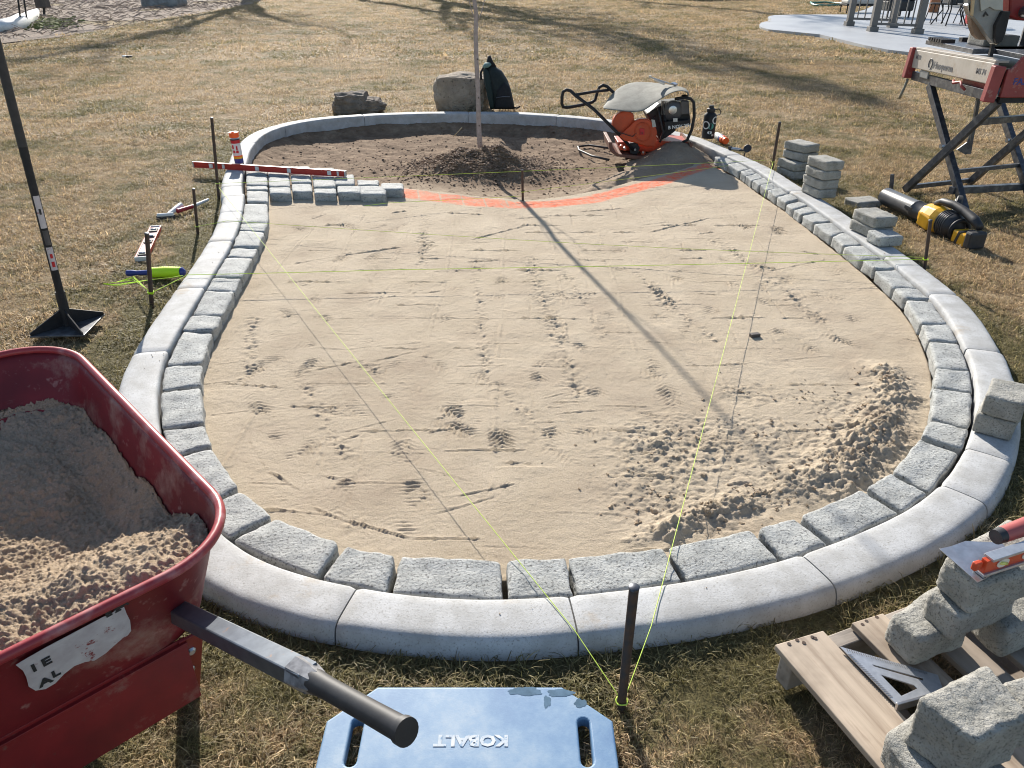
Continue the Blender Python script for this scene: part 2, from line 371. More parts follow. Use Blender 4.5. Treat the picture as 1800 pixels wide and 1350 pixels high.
# rough tumbled stone from a quad (4 top corners, 3-D), thickness downward
_cs={}
def cubesurf(n):
    if n in _cs: return _cs[n]
    idx={};V=[];Fs=[]
    def vid(p):
        k=tuple(int(round(c*1000)) for c in p)
        if k not in idx: idx[k]=len(V); V.append(p)
        return idx[k]
    for ax in range(3):
        for sg in(-1,1):
            for i in range(n):
                for j in range(n):
                    q=[]
                    for di,dj in((0,0),(1,0),(1,1),(0,1)):
                        a=-1+2*(i+di)/n;b=-1+2*(j+dj)/n; p=[0,0,0]; p[ax]=sg; p[(ax+1)%3]=a; p[(ax+2)%3]=b; q.append(vid(tuple(p)))
                    Fs.append(tuple(q if sg>0 else q[::-1]))
    _cs[n]=(np.array(V,float),Fs); return _cs[n]
def stone(name,top,th,m,parent=None,n=8,rough=.004,rnd=.012,seed=0,smooth=True,top_rough=1.0,bulge=0,**k):
    V,Fs=cubesurf(n); T=np.array([tuple(p) for p in top],float); off=np.array([0,0,-th]) if not hasattr(th,'__len__') else np.array(th,float)
    T2=T+off; L1=np.linalg.norm(T[1]-T[0]); L2=np.linalg.norm(T[3]-T[0]); L3=np.linalg.norm(off)
    dims=np.array([L1,L2,L3])/2
    A=V*dims; r=min(rnd,dims.min()*.6); core=np.clip(A,-(dims-r),dims-r); d=A-core; l=np.linalg.norm(d,axis=1,keepdims=True); l[l==0]=1
    A=np.where(np.abs(d).sum(1,keepdims=True)>0,core+d/l*r,A); U=A/dims
    u=(U[:,0]+1)/2; w=(U[:,1]+1)/2; h=(U[:,2]+1)/2
    def bil(Q): return (Q[0][None]*((1-u)*(1-w))[:,None]+Q[1][None]*(u*(1-w))[:,None]+Q[2][None]*(u*w)[:,None]+Q[3][None]*((1-u)*w)[:,None])
    Pp=bil(T)*h[:,None]+bil(T2)*(1-h)[:,None]
    c=Pp.mean(0); nrm=Pp-c; nrm/=np.linalg.norm(nrm,axis=1,keepdims=True)
    dd=np.empty(len(Pp)); dx=np.empty((len(Pp),3))
    for i,p in enumerate(Pp):
        q=Vector(p)*16+Vector((seed*3.1,seed*1.7,seed))
        a=noise.noise(q); b=noise.noise(q*2.7); e=noise.noise(q*6.5)
        ed=np.sort(np.abs(V[i]))[1]; dd[i]=.7*a+.5*b+.35*e-(1.9*max(0,ed-.62)*max(0,b+.35*a+.15))*2.2
        v=noise.noise_vector(q*.9); dx[i]=v
    Pp=Pp+nrm*(dd*rough)[:,None]+dx*rough*1.1
    return tag(mkmesh(name,Pp,Fs,M[m] if isinstance(m,str) else m,smooth,parent),**k)
def rot_quad(c,lx,ly,ang):
    c=Vector(c); a=Vector((math.cos(ang),math.sin(ang),0)); b=Vector((-math.sin(ang),math.cos(ang),0))
    return [c-a*lx/2-b*ly/2,c+a*lx/2-b*ly/2,c+a*lx/2+b*ly/2,c-a*lx/2+b*ly/2]
# ------------------------------------------------------------------ ground plan
ZC=.06   # kerb top
inner_px=[(393,450),(358,507),(312,583),(283,637),(275,683),(275,743),(300,820),(345,890),(397,950),(433,975),(500,1003),(600,1025),(667,1038),(767,1050),(867,1053),(967,1048),(1067,1038),(1200,1022),(1300,1003),(1387,980),(1457,957),(1520,930),(1593,900),(1660,850),(1693,797),(1713,750),(1717,717),(1717,677),(1710,637),(1693,600),(1667,553),(1633,513),(1587,477),(1555,450),(1493,407),(1417,352),(1373,327),(1330,297),(1266,264)]
KW=.155
loop=[tuple(P(x,y,ZC)[:2]) for x,y in inner_px]
ring_outer=[(1.78,7.31),(1.59,7.66),(1.02,8.28),(.6,8.52),(0.05,8.72),(-.88,8.74),(-1.5,8.62),(-2.02,8.40),(-2.30,8.12),(-2.46,7.75),(-2.50,7.36),(-2.43,6.81),(-2.31,6.3),(-2.2,5.82),(-2.02,5.24)]
def offset(pts,d,closed=True):
    p=np.array(pts); t=np.roll(p,-1,0)-np.roll(p,1,0) if closed else np.gradient(p,axis=0)
    t/=np.linalg.norm(t,axis=1,keepdims=True); return p+np.c_[t[:,1],-t[:,0]]*d
ro=np.array(ring_outer); cen=np.array([-.35,7.0]); tt=np.gradient(ro,axis=0); tt/=np.linalg.norm(tt,axis=1,keepdims=True)
nn=np.c_[tt[:,1],-tt[:,0]]; sgn=np.sign(((cen-ro)*nn).sum(1,keepdims=True)); ri=ro+nn*sgn*KW
loop=loop[:-1]+[tuple(q) for q in ri[:]]+[tuple(P(430,333,ZC)[:2]),tuple(P(425,377,ZC)[:2]),tuple(P(418,402,ZC)[:2]),tuple(P(405,430,ZC)[:2])]
def resample(pts,step,closed=True):
    p=np.array(pts); q=np.vstack([p,p[:1]]) if closed else p
    L=np.r_[0,np.cumsum(np.linalg.norm(np.diff(q,axis=0),axis=1))]; n=int(round(L[-1]/step)); s=np.linspace(0,L[-1],n,endpoint=not closed)
    return np.c_[np.interp(s,L,q[:,0]),np.interp(s,L,q[:,1])]
INN=resample(loop,.02)
def smooth_closed(p,sig):
    n=len(p); k=np.arange(-int(3*sig),int(3*sig)+1); w=np.exp(-k*k/(2*sig*sig)); w/=w.sum()
    return sum(wi*np.roll(p,-ki,0) for ki,wi in zip(k,w))
INN=smooth_closed(INN,6); INN=resample(INN,.02)
area=(INN[:,0]*np.roll(INN[:,1],-1)-np.roll(INN[:,0],-1)*INN[:,1]).sum()/2
if area<0: INN=INN[::-1].copy()
_t=np.roll(INN,-2,0)-np.roll(INN,2,0); _t/=np.linalg.norm(_t,axis=1,keepdims=True); OUTN=np.c_[_t[:,1],-_t[:,0]]
OUT=smooth_closed(INN+OUTN*KW,3); MID=INN+OUTN*KW/2
# ------------------------------------------------------------------ kerb: one cast ring, a section between every two tooled joints
joint_px=[(405,327),(403,372),(395,390),(384,424),(330,504),(260,616),(330,900),(615,1058),(1003,1080),(1447,1010),(1700,868),(1743,800),(1730,613),(1657,517),(1407,335),(1590,450),(1300,272),(825,196),(640,204),(500,222),(980,203)]
jw=[np.array(P(x,y,ZC)[:2]) for x,y in joint_px]+[np.array([-2.42,7.1])]
ji=sorted(set(int(np.argmin(np.linalg.norm(MID-q,axis=1))) for q in jw))
kerb=thing('concrete_curb','pale grey poured concrete curb ringing the sand pad and the planting bed','curb',(INN[0][0],INN[0][1],0))
# profile: (offset from inner edge, z)
prof=[(.0,-.22),(.0,.030),(.001,.050),(.005,.056),(.012,.059),(.035,.0602),(.070,.0608),(.108,.0602),(.122,.0590),(.132,.0560),(.141,.049),(.147,.038),(.151,.022),(.154,-.01),(.157,-.10)]
def kerb_section(i0,i1,seed):
    n=len(INN); idx=[(i0+k)%n for k in range(((i1-i0)%n)+1)]
    V=[];m=len(prof); step=[]
    ring=[]
    # end rings pulled in a little so that the joint is a real groove
    for j,i in enumerate(idx): ring.append((i,0.0,1.0 if 0<j<len(idx)-1 else 0.0))
    tan=_t
    for j,(i,_,full) in enumerate(ring):
        c=INN[i]; nv=OUTN[i]; e=0
        if j==0:e=.0022
        if j==len(ring)-1:e=-.0022
        for a,z in prof:
            wob=.0016*noise.noise(Vector((c[0]*14,c[1]*14,a*30+seed)))+.0010*noise.noise(Vector((c[0]*45,c[1]*45,a*60)))+.003*noise.noise(Vector((c[0]*1.4,c[1]*1.4,seed*.1)))
            q=c+nv*(a+wob)+tan[i]*e; zz=z+wob*.6
            if full==0 and z>.02: zz=z-.004; q=q-nv*(.003 if a>.08 else -.003)
            V.append((q[0],q[1],zz))
    Fs=[]
    for j in range(len(ring)-1):
        for k in range(m-1): Fs.append((j*m+k,j*m+k+1,(j+1)*m+k+1,(j+1)*m+k))
    Fs.append(tuple(range(m))); Fs.append(tuple((len(ring)-1)*m+k for k in range(m)))
    mkmesh('curb_section',V,Fs,M['curb'],True,kerb,sharp=55)
for a,b in zip(ji,ji[1:]+ji[:1]): kerb_section(a,b,a)
# ------------------------------------------------------------------ border of laid pavers along the kerb
ZP=.048
J=[((431,357),(470,357)),((426,391),(471,390)),((418,403),(465,406)),((406,433),(454,434)),((395,451),(444,452)),((375,488),(424,489)),((359,510),(412,511)),((333,554),(389,554)),((315,581),(374,581)),((290,641),(354,637)),((279,684),(352,677)),((279,755),(358,742)),((318,797),(370,783)),((385,880),(420,858)),((404,946),(480,907)),((563,1010),(602,957)),((680,1035),(700,975)),((885,1048),(887,982)),((1006,1042),(995,977)),((1197,1020),(1170,963)),((1364,979),(1325,928)),((1455,954),(1404,906)),((1580,898),(1518,858)),((1635,865),(1568,828)),((1692,795),(1619,766)),((1708,752),(1637,735)),((1715,690),(1642,678)),((1711,652),(1646,645)),((1695,603),(1633,597)),((1675,570),(1620,568)),((1643,528),(1592,525)),((1615,505),(1570,505)),((1580,473),(1537,473)),((1556,453),(1515,456)),((1532,428),(1483,432)),((1496,407),(1463,414)),((1474,390),(1431,392)),((1447,372),(1409,377)),((1414,350),(1382,357)),((1381,329),(1350,333)),((1353,311),(1322,316)),((1328,296),(1301,301)),((1307,284),(1279,288)),((1290,273),(1255,275))]
JW=[(P(*a,ZP),P(*b,ZP)) for a,b in J]
# snap the outer corners to the kerb's inner face
IT=INN
def snap(p):
    d=np.linalg.norm(IT-np.array(p[:2]),axis=1); i=int(d.argmin()); q=IT[i]-OUTN[i]*.007; return Vector((q[0],q[1],ZP))
JW=[(snap(a),b) for a,b in JW]
bc=JW[16][0]
border=thing('paver_border','curved single row of laid grey tumbled pavers just inside the curb','pavers',(bc.x,bc.y,.02))
sd=0
for (a0,b0),(a1,b1) in zip(JW[:-1],JW[1:]):
    L=((a1+b1)-(a0+b0)).length/2; 
    far=(a0.y+a1.y)/2>3.9 and a0.x>0
    k=max(1,int(round(L/.175))) if (far and L>.27) else 1
    for q in range(k):
        f0,f1=q/k,(q+1)/k
        A0=a0.lerp(a1,f0);A1=a0.lerp(a1,f1);B0=b0.lerp(b1,f0);B1=b0.lerp(b1,f1)
        # cap the radial depth
        gap=(.0085 if A0.y<3 else .0055)*random.uniform(.5,1.5)
        t=(A1-A0).normalized(); t2=(B1-B0).normalized(); 
        sd+=1; dz=random.uniform(-.004,.003); tilt=random.uniform(-.003,.003)
        near=A0.y<2.6
        c=[A0+t*gap+Vector((0,0,dz+tilt)),A1-t*gap+Vector((0,0,dz-tilt)),B1-t2*gap+Vector((0,0,dz-tilt)),B0+t2*gap+Vector((0,0,dz+tilt))]
        stone('paver',c,.068,'paver',border,n=22 if near else (14 if A0.y<4 else 9),rough=.0050,rnd=.010,seed=sd)
# the first corner of the field: rows of pavers started under the long red level
field=thing('paver_rows','first few rows of square grey pavers laid at the back left corner of the sand','pavers',tuple(P(560,345,.02)))
def z2(x,y): return (330+x/4,240+y/4)
cols=[(410,560,[205,265,340,376,458]),(566,716,[205,275,350,402]),(725,868,[205,262,325,388]),(878,1035,[215,276,357,400]),(1030,1170,[262,338]),(1045,1212,[340,396]),(1192,1340,[300,342]),(1203,1385,[342,406]),(1355,1512,[322,374])]
for x0,x1,ys in cols:
    for y0,y1 in zip(ys[:-1],ys[1:]):
        sx=(y0-300)*.03
        sh=lambda y:(y-300)*(.10 if x0>560 else 0.02)
        q=[P(*z2(x0+sh(y0),y0+3),ZP),P(*z2(x1+sh(y0),y0+3),ZP),P(*z2(x1+sh(y1),y1-3),ZP),P(*z2(x0+sh(y1),y1-3),ZP)]
        sd+=1; stone('paver',[v+Vector((0,0,random.uniform(-.003,.003))) for v in q[::-1]],.068,'paver',field,n=9,rough=.004,rnd=.012,seed=sd)
# ------------------------------------------------------------------ sand pad
bnd_px=[(430,326),(560,338),(708,332),(790,341),(860,349),(930,354),(1000,346),(1080,330),(1150,309),(1210,292),(1262,275)]
BND=np.array([P(x,y,-.02)[:2] for x,y in bnd_px]); BND=resample(BND,.05,False)
def north(X,Y): return Y-np.interp(X,BND[:,0],BND[:,1])
def pl(*q,z=-.012): return [tuple(P(x,y,z)[:2]) for x,y in q]
grooves=[((530,655),(645,632),3),((640,530),(700,520),2),((355,676),(415,670),3),((470,690),(660,668),1),((560,832),(572,880),1),((550,893),(600,915),4),((600,915),(720,945),5),((720,945),(845,947),4),((540,630),(640,640),1),
((1020,372),(1100,366),3),((780,374),(850,378),3),((895,385),(1005,380),2),((1060,405),(1180,395),1),((1370,676),(1485,677),4),((1450,700),(1520,712),3),((1410,728),(1480,718),1.5),((1305,880),(1410,850),5),((1235,905),(1290,880),6),((1345,527),(1410,527),2),
((1525,522),(1565,530),1.5),((1575,594),(1617,600),2),((975,728),(1058,720),2.5),((1180,712),(1190,690),2.5),((850,605),(915,605),3),((740,515),(775,512),2),((600,615),(760,600),1.2),((640,480),(655,505),2),((660,495),(665,450),2),
((845,400),(838,470),1.2),((1000,430),(1130,432),1),((940,530),(1030,523),1.5),((1150,700),(1160,680),1),((750,762),(800,752),3.5),((600,760),(700,735),1.5),((640,818),(600,860),2),((630,800),(640,820),2),((435,770),(470,830),2),((470,830),(505,850),3),((505,850),(525,862),2.5),
((370,730),(440,722),1.5),((380,640),(420,636),1),((1130,600),(1180,604),2),((1400,440),(1440,448),3),((1330,470),(1365,472),2.5),((1290,560),(1345,556),1),((1180,420),(1290,418),1),((1210,385),(1300,382),1.2),((1130,395),(1180,390),1.5),((690,500),(800,492),1),((1050,470),(1180,476),.8),((500,400),(600,397),1),((480,440),(560,445),1),((450,520),(520,512),1.2),((1200,620),(1330,640),1),((830,960),(1010,965),1),((950,900),(1130,905),1.2),((700,900),(830,890),1)]
trails=[([(748,380),(742,430),(745,470)],.05),([(835,470),(845,540),(850,610),(857,650)],.035),([(930,455),(935,470),(1000,650),(1015,690)],.06),([(985,470),(1045,560),(1060,590)],.04),([(1120,480),(1210,560),(1260,600)],.035),([(1145,500),(1180,540)],.06),([(535,670),(575,750),(610,800)],.04),([(445,560),(440,620),(430,660)],.05),([(1255,420),(1330,470),(1400,530),(1450,570)],.06),([(880,690),(930,730),(945,780)],.05),([(655,640),(665,670)],.05)]
prints=[(590,405,.3),(540,437,.2),(745,430,.5),(800,505,.3),(803,480,.4),(820,585,.2),(850,660,.5),(805,730,1.0),(800,750,.8),(880,770,.9),(960,775,.6),(1150,640,.3),(1150,655,.6),(1070,565,.7),(1050,690,.5),(1015,610,.6),(990,520,.4),(1160,560,.6),(1210,575,.5),(440,655,.6),(470,640,.5),(540,605,.4),(455,715,.7),(480,770,.4),(530,795,.6),(620,720,.3),(730,860,.7),(740,880,.5),(720,810,.4),(700,640,.3),(870,520,.4),(930,520,.3),(1090,440,.4),(1200,480,.5),(1370,405,.9),(1310,398,.9),(1270,455,.4),(1385,490,.5),(1340,500,.4),(1450,520,.5),(1480,600,.5),(1420,610,.4),(1230,395,.4),(1180,380,.3),(660,450,.4),(700,400,.4),(600,455,.4),(540,520,.4),(480,590,.4),(640,560,.4),(1000,800,.4),(1030,760,.5),(590,850,.4),(700,930,.4),(520,400,.5),(500,550,.4),(1350,445,.5),(1100,375,.3),(950,400,.3),(1290,500,.4),(880,440,.4),(790,560,.5),(1500,560,.4),(960,640,.5),(1250,540,.4),(1430,460,.5),(680,700,.3),(570,560,.5)]
rough_spots=[(1195,770,.30,1.0),(1150,860,.22,.8),(1310,690,.16,.9),(1330,760,.22,.9),(1510,720,.22,1),(1560,670,.13,.8),(1450,820,.30,1.0),(1530,770,.2,1),(1340,870,.18,.9),(1240,910,.20,1.0),(1180,800,.28,.9),(1120,900,.15,.6),(1400,700,.15,.5),(1580,700,.12,.8),(620,920,.07,.6),(1390,640,.10,.4)]
def window(X,Y,x0,x1,y0,y1):
    """slices of the regular grid that cover a box"""
    xa=X[0];ya=Y[:,0]; i0=np.searchsorted(xa,x0);i1=np.searchsorted(xa,x1); j0=np.searchsorted(ya,y0); j1=np.searchsorted(ya,y1)
    return (slice(j0,j1),slice(i0,i1))
seams=[]
# faint scratches and slivers left by the screed board and boots
_rs=random.Random(12)
for _ in range(110):
    px=_rs.uniform(380,1600); py=360+590*_rs.random()**1.2; L_=_rs.choice([12,20,30,55,110]); sl=_rs.gauss(-.06,.14); grooves.append(((px,py),(px+L_,py+L_*sl),_rs.choice([.8,1.1,1.5,2.2,3.2])))
for _k in range(9):
    X_=-1.15+_k*.31
    for _j in range(12):
        if _rs.random()<.62:
            Y_=1.9+_j*.30+_rs.uniform(-.05,.05); L_=_rs.uniform(.10,.30); grooves.append(((X_,Y_),(X_+_rs.gauss(-.01,.012),Y_+L_),_rs.choice([1.2,1.8,2.6,3.5]),1))
for _j in range(20):
    Y_=1.75+_j*.165+_rs.uniform(-.02,.02)
    for _k in range(9):
        if _rs.random()<.50:
            X_=-1.2+_k*.31+_rs.uniform(-.03,.03); grooves.append(((X_,Y_),(X_+_rs.uniform(.12,.34),Y_+_rs.gauss(.0,.012)),_rs.choice([1.2,1.8,2.6,3.6]),1))
for _ in range(40):
    px=_rs.uniform(430,1500); py=380+520*_rs.random(); prints.append((px,py,_rs.choice([.2,.3,.45,.6])))
for _k in range(10):
    X_=-1.30+_k*.31; _p=[(X_+_rs.gauss(0,.012),2.0+.45*i) for i in range(8)]; seams.append(_p)
def sand_h(X,Y):
    z=-.014+.0035*fbm(X,Y,1.2,3,1)+.0018*fbm(X,Y,7,3,5)+.0014*fbm(X,Y,26,3,9)+.0024*fbm(X,Y,75,2,11,.8)
    WX=X+.014*fbm(X,Y,9,3,21); WY=Y+.014*fbm(X,Y,9,3,22); BR=fbm(X,Y,30,2,3)
    lump=clods(WX,WY,70,31,2.5)*1.3; lump2=clods(WX,WY,125,33,1.3)*1.0; G1=fbm(X,Y,13,3,91); G2=fbm(X,Y,55,2,93)
    for a,b,d,*wd_ in grooves:
        (x0,y0),(x1,y1)=(a,b) if wd_ else pl(a,b); w_=window(X,Y,min(x0,x1)-.07,max(x0,x1)+.07,min(y0,y1)-.07,max(y0,y1)+.07)
        x_,y_=WX[w_],WY[w_]
        if x_.size==0: continue
        D,t=segdist(x_,y_,[(x0,y0),(x1,y1)]); e=np.minimum(1,8*np.minimum(t,1-t)+.1)
        far=max(1,y0/3.0); w=.0032*far; s_=d*.0017*far**.45*e*(1 if wd_ else .8)*np.clip(.75+1.5*(BR[w_]+.25),.2,1.7)
        sgn=(y_-(y0+(y1-y0)*t)); z[w_]+=-s_*.7*np.exp(-(D/w)**2)*(1+1.5*G2[w_])+s_*1.0*np.exp(-((sgn-w*1.6)/w)**2)*np.exp(-(D/(w*3.2))**4)*(1+2*G2[w_])
    for pts,w in trails:
        q=pl(*pts); D,t=segdist(WX,WY,q); k=np.exp(-(D/(w*.8))**2)*np.clip(.5+2.2*(G1+.2),0,1.4); z=z+k*(.005*lump+.007*lump2+.012*G2-.002)
    # level differences between the strips and lifts of the screed board: a loose grid of low steps
    ci=np.floor((WX*.35+X*.65+1.3+.05*(Y-3))/.30); cj=np.floor((WY*.3+Y*.7+.09*np.mod(ci*7,5))/.27+.10*np.sin(ci*3.1)); hs=np.modf(np.abs(np.sin(ci*12.9898+cj*78.233)*43758.5453))[0]; hs2=np.modf(np.abs(np.sin(ci*39.425+cj*11.135)*24634.6345))[0]
    fy=np.modf(np.abs((WY*.3+Y*.7+.09*np.mod(ci*7,5))/.27+.10*np.sin(ci*3.1)))[0]; fade=np.clip((Y-1.75)/.4,0,1)*np.clip(.6+1.8*G1,.25,1.1)
    z=z+fade*(hs*.0036+(fy-.5)*(hs2-.3)*.0045)
    for q in seams:
        D,t=segdist(X+.004*G2,Y,q); k=np.exp(-(D/.010)**2)*np.clip(.35+3.2*G1,0,1); z=z+k*(.0045*lump2+.007*G2+.0015)-.0030*np.exp(-((D-.012)/.006)**2)*np.clip(.4+3*G1,0,1)
    for px,py,s_ in prints:
        (cx,cy),=pl((px,py)); w_=window(X,Y,cx-.2,cx+.2,cy-.2,cy+.2); x_,y_=X[w_],Y[w_]
        if x_.size==0: continue
        rr=np.random.RandomState(int(px*7+py)); a=rr.uniform(-1.0,1.0)+math.pi/2; ca,sa=math.cos(a),math.sin(a); dx=x_-cx;dy=y_-cy
        al=dx*ca+dy*sa; ac=-dx*sa+dy*ca; half=rr.choice([.045,.06,.09]); mk=np.exp(-((al/half)**4+(ac/.045)**4))
        mk=mk*np.clip((G1[w_]+.12+.2*s_)*3.2,0,1)
        tr=np.clip(np.sin(2*math.pi*(al+np.abs(ac)*.9)/.024+2.5*G1[w_])*1.8,-1,1)
        z[w_]+=s_*mk*(.0062*tr-.0030+.008*G2[w_])*max(1,cy/2.6)**.4
    lf=.55*clods(WX,WY,48,41,3.5)+.42*clods(WX,WY,95,43,2.0)+.40*clods(X,Y,150,45,1.2)+.35*np.abs(fbm(WX,WY,40,3,47,.7)); lb=np.maximum(0,fbm(WX,WY,13,4,43,.65)); ld=fbm(X,Y,60,3,51,.7)
    for px,py,r,s_ in rough_spots:
        (cx,cy),=pl((px,py)); w_=window(X,Y,cx-1.5*r,cx+1.5*r,cy-1.3*r,cy+1.3*r); x_,y_=X[w_],Y[w_]
        d=np.hypot(x_-cx,(y_-cy)*1.3)+.6*r*G1[w_]; k=np.clip(1.25-d/r,0,1); k=k*k*(3-2*k)
        z[w_]+=s_*k*(.014*lb[w_]+.017*lf[w_]*np.clip(.15+3.8*(G1[w_]+.10),0,1.3)+.012*ld[w_]-.002)
    for pts,w,h in (([(1555,655),(1575,700),(1540,760),(1480,830),(1400,850)],.085,.028),([(1540,760),(1490,830)],.10,.024),([(1300,885),(1240,900),(1180,935)],.045,.024),([(1180,935),(1120,950)],.03,.012)):
        D,t=segdist(X+.05*G1,Y+.05*BR,pl(*pts)); k=np.exp(-(D/w)**2); z=z+k*(h*.6+h*1.5*lb+h*.85*lf+.014*ld)
    D,_t2=segdist(X,Y,INN[::6],True); z=z-.045*np.clip((.135-D)/.02,0,1)*(north(X,Y)<-.02)
    nn_=north(X,Y); z=np.where(nn_>0,z-np.clip(nn_,0,.12)*.9,z)
    return z
PR=np.array([P(x,y,-.02)[:2] for x,y in [(704,340),(767,349),(833,356),(900,362),(960,361),(1033,354),(1100,337),(1167,319),(1200,307),(1262,286)]])
def paint(X,Y):
    D,t=segdist(X,Y,PR); w=np.interp(t,[0,.2,.4,.7,1],[.115,.12,.095,.095,.07])
    k=np.clip((w*(1+.35*fbm(X,Y,12,3,71))-D)/.028,0,1)*np.clip(.85+1.3*fbm(X,Y,26,4,73,.7),0,1)
    s=X*1.0; gl=np.abs(((s*1.0+Y*.15)/.155)%1-.5)>.46
    k=np.where(gl&(t<.33),k*.15,k); gl2=np.abs(((s+Y*.4)/.115)%1-.5)>.44
    k=np.where(gl2&(t>.3)&(t<.38),k*.3,k)
    return np.clip(k,0,1)*np.clip(.80+1.5*fbm(X,Y,60,3,75,.7),.2,1)*np.where(t<.40,.80,1.0)
def damp(X,Y): return np.clip(fbm(X,Y,5,3,81)*.9,0,.35)
INB=np.array(INN)
def keep_sand(X,Y): 
    k=inpoly(X,Y,(INB+OUTN*.02)[::3])&(north(X,Y)<.14); return k
xs=np.arange(-1.80,2.14,.0065); 
ys=[1.42]; 
while ys[-1]<6.6: ys.append(ys[-1]+.0042+.0010*(ys[-1]-1.4))
sandbed=grid_mesh('bedding_sand',xs,np.array(ys),sand_h,keep_sand,M['sand'],'structure',tint=lambda X,Y:(paint(X,Y),damp(X,Y),0*X))
# ------------------------------------------------------------------ planting bed
tree_base=P(845,272,-.03)
def soil_h(X,Y):
    D,_=segdist(X,Y,INN[::8],True)
    z=-.115+.05*fbm(X,Y,1.6,3,101)+.030*fbm(X,Y,7,4,103,.6)+.012*fbm(X,Y,35,3,105,.6)
    z=z+.075*np.exp(-(D/.13)**2)
    d=np.hypot((X-tree_base.x+.0)/1.15,(Y-tree_base.y+.30)); z=z+.20*np.exp(-(d/.40)**2)*(1+.9*fbm(X,Y,9,3,107))-.05*np.exp(-(np.hypot(X-tree_base.x,Y-tree_base.y)/.10)**2)
    s=north(X,Y); k=np.clip(1-s/.75,0,1); z=z*(1-k)+k*(-.036+.012*fbm(X,Y,10,4,109,.6)); z=z-.035*np.clip(1-(s+.08)/.10,0,1)
    return z
def soil_tan(X,Y):
    s=north(X,Y); k=np.clip(1.05-s/.62+.5*fbm(X,Y,3,4,111),0,1); k2=np.clip((X-.6)/.5,0,1)*np.clip(1.2-s/1.3,0,1)*.8
    d=np.hypot((X-tree_base.x)/1.3,(Y-tree_base.y+.3)); k=np.maximum(k,k2)*np.clip((d-.38)/.2,0,1)
    return np.clip(k,0,1)
soil=grid_mesh('garden_bed_soil',np.arange(-2.6,2.1,.017),np.arange(5.0,8.9,.020),soil_h,lambda X,Y:inpoly(X,Y,(INB+OUTN*.03)[::3])&(north(X,Y)>-.08),M['soil'],'structure',tint=lambda X,Y:(paint(X,Y)*0,soil_tan(X,Y),0*X))
# loose bark and clods round the sapling
def chips(name,n,fn,m,smin,smax,label=None,cat=None,flat=.5):
    V=[];Fs=[]
    for p in fn(n):
        s=random.uniform(smin,smax)*random.choice([1,1,.6,1.4]); rm=Matrix.Rotation(random.uniform(0,6.3),3,'Z')@Matrix.Rotation(random.uniform(-.6,.6),3,'X')
        a=[Vector((random.uniform(.6,1.2)*sx,random.uniform(.4,.9)*sy,random.uniform(.3,.8)*sz*flat))*s for sx,sy,sz in ((-1,-1,-1),(1,-1,-1),(1,1,-1),(-1,1,-1),(-.7,-.7,1),(.7,-.8,1),(.7,.7,1),(-.8,.6,1))]
        o=len(V); V+=[Vector(p)+rm@q for q in a]; Fs+=[tuple(o+k for k in f) for f in ((3,2,1,0),(4,5,6,7),(0,1,5,4),(1,2,6,5),(2,3,7,6),(3,0,4,7))]
    o=mkmesh(name,V,Fs,M[m] if isinstance(m,str) else m); o['kind']='stuff'
    if label:o['label']=label
    if cat:o['category']=cat
    return o
def moundpt(n):
    r_=np.abs(rng.normal(0,.30,n)); a=rng.uniform(0,6.283,n); x=tree_base.x+1.25*r_*np.cos(a); y=tree_base.y-.24+r_*np.sin(a)
    k=np.hypot(x-tree_base.x,y-tree_base.y)>.05; x,y=x[k],y[k]; return list(zip(x,y,ground_z('garden_bed_soil',x,y)+.004))
chips('bark_mulch',7500,moundpt,'chip',.004,.012,'dark crumbly bark mulch heaped round the sapling','mulch')
def bedpt(n):
    x=rng.uniform(-2.4,1.9,n); y=rng.uniform(5.2,8.7,n); k=inpoly(x,y,INB)&(north(x,y)>.12); x,y=x[k],y[k]; return list(zip(x,y,ground_z('garden_bed_soil',x,y)+.002))
chips('soil_clods',2600,bedpt,'soil',.003,.010,'small dark soil clods scattered over the planting bed','soil clods')
mb=MB()
for i in range(1100):
    a=random.uniform(0,6.283); q=abs(random.gauss(0,.30)); x=tree_base.x+1.2*q*math.cos(a); y=tree_base.y-.25+q*math.sin(a); z=float(ground_z('garden_bed_soil',np.array([x]),np.array([y]))[0])+.008
    b_=random.uniform(0,6.283); L_=random.uniform(.015,.06); mb.beam((x,y,z),(x+L_*math.cos(b_),y+L_*math.sin(b_),z+random.uniform(-.005,.015)),.0028,.002)
tag(obj('straw_bits',mb,mat('brown_straw',(.36,.25,.15),.9,(.20,.13,.085),30)),'short bits of pale straw in the mulch mound','straw',kind='stuff')
crumb_pts=[]
for i in range(260):
    k_=random.randrange(len(INN)); q=INN[k_]+OUTN[k_]*(abs(random.gauss(0,.04))+.008); 
    if fbm(np.array([q[0]]),np.array([q[1]]),1.6,2,77)[0]>.02: crumb_pts.append((q[0],q[1],ZC+.002))
chips('kerb_crumbs',0,lambda n:crumb_pts,M['sand_loose'],.0008,.0026,'grains and crumbs of sand spilled along the curb top','sand crumbs',.8)
# sand clumps on the pad
def clodpt(n):
    sp_=rough_spots[:13]+rough_spots[4:10]*2; ch=rng.integers(0,len(sp_),n); c=np.array([[P(q[0],q[1],-.01).x,P(q[0],q[1],-.01).y,q[2]] for q in sp_])[ch]
    a=rng.uniform(0,6.283,n); q=np.abs(rng.normal(0,1,n))*c[:,2]*.6; x=c[:,0]+q*np.cos(a); y=c[:,1]+q*np.sin(a); D,_=segdist(x,y,INN[::4],True); k=keep_sand(x,y)&(D>.20)
    x,y=x[k],y[k]; return list(zip(x,y,ground_z('bedding_sand',x,y)+.001))
chips('sand_clumps',500,clodpt,M['sand_loose'],.0025,.007,'crumbs and clumps of loose sand on the disturbed right side','sand clumps',.8)
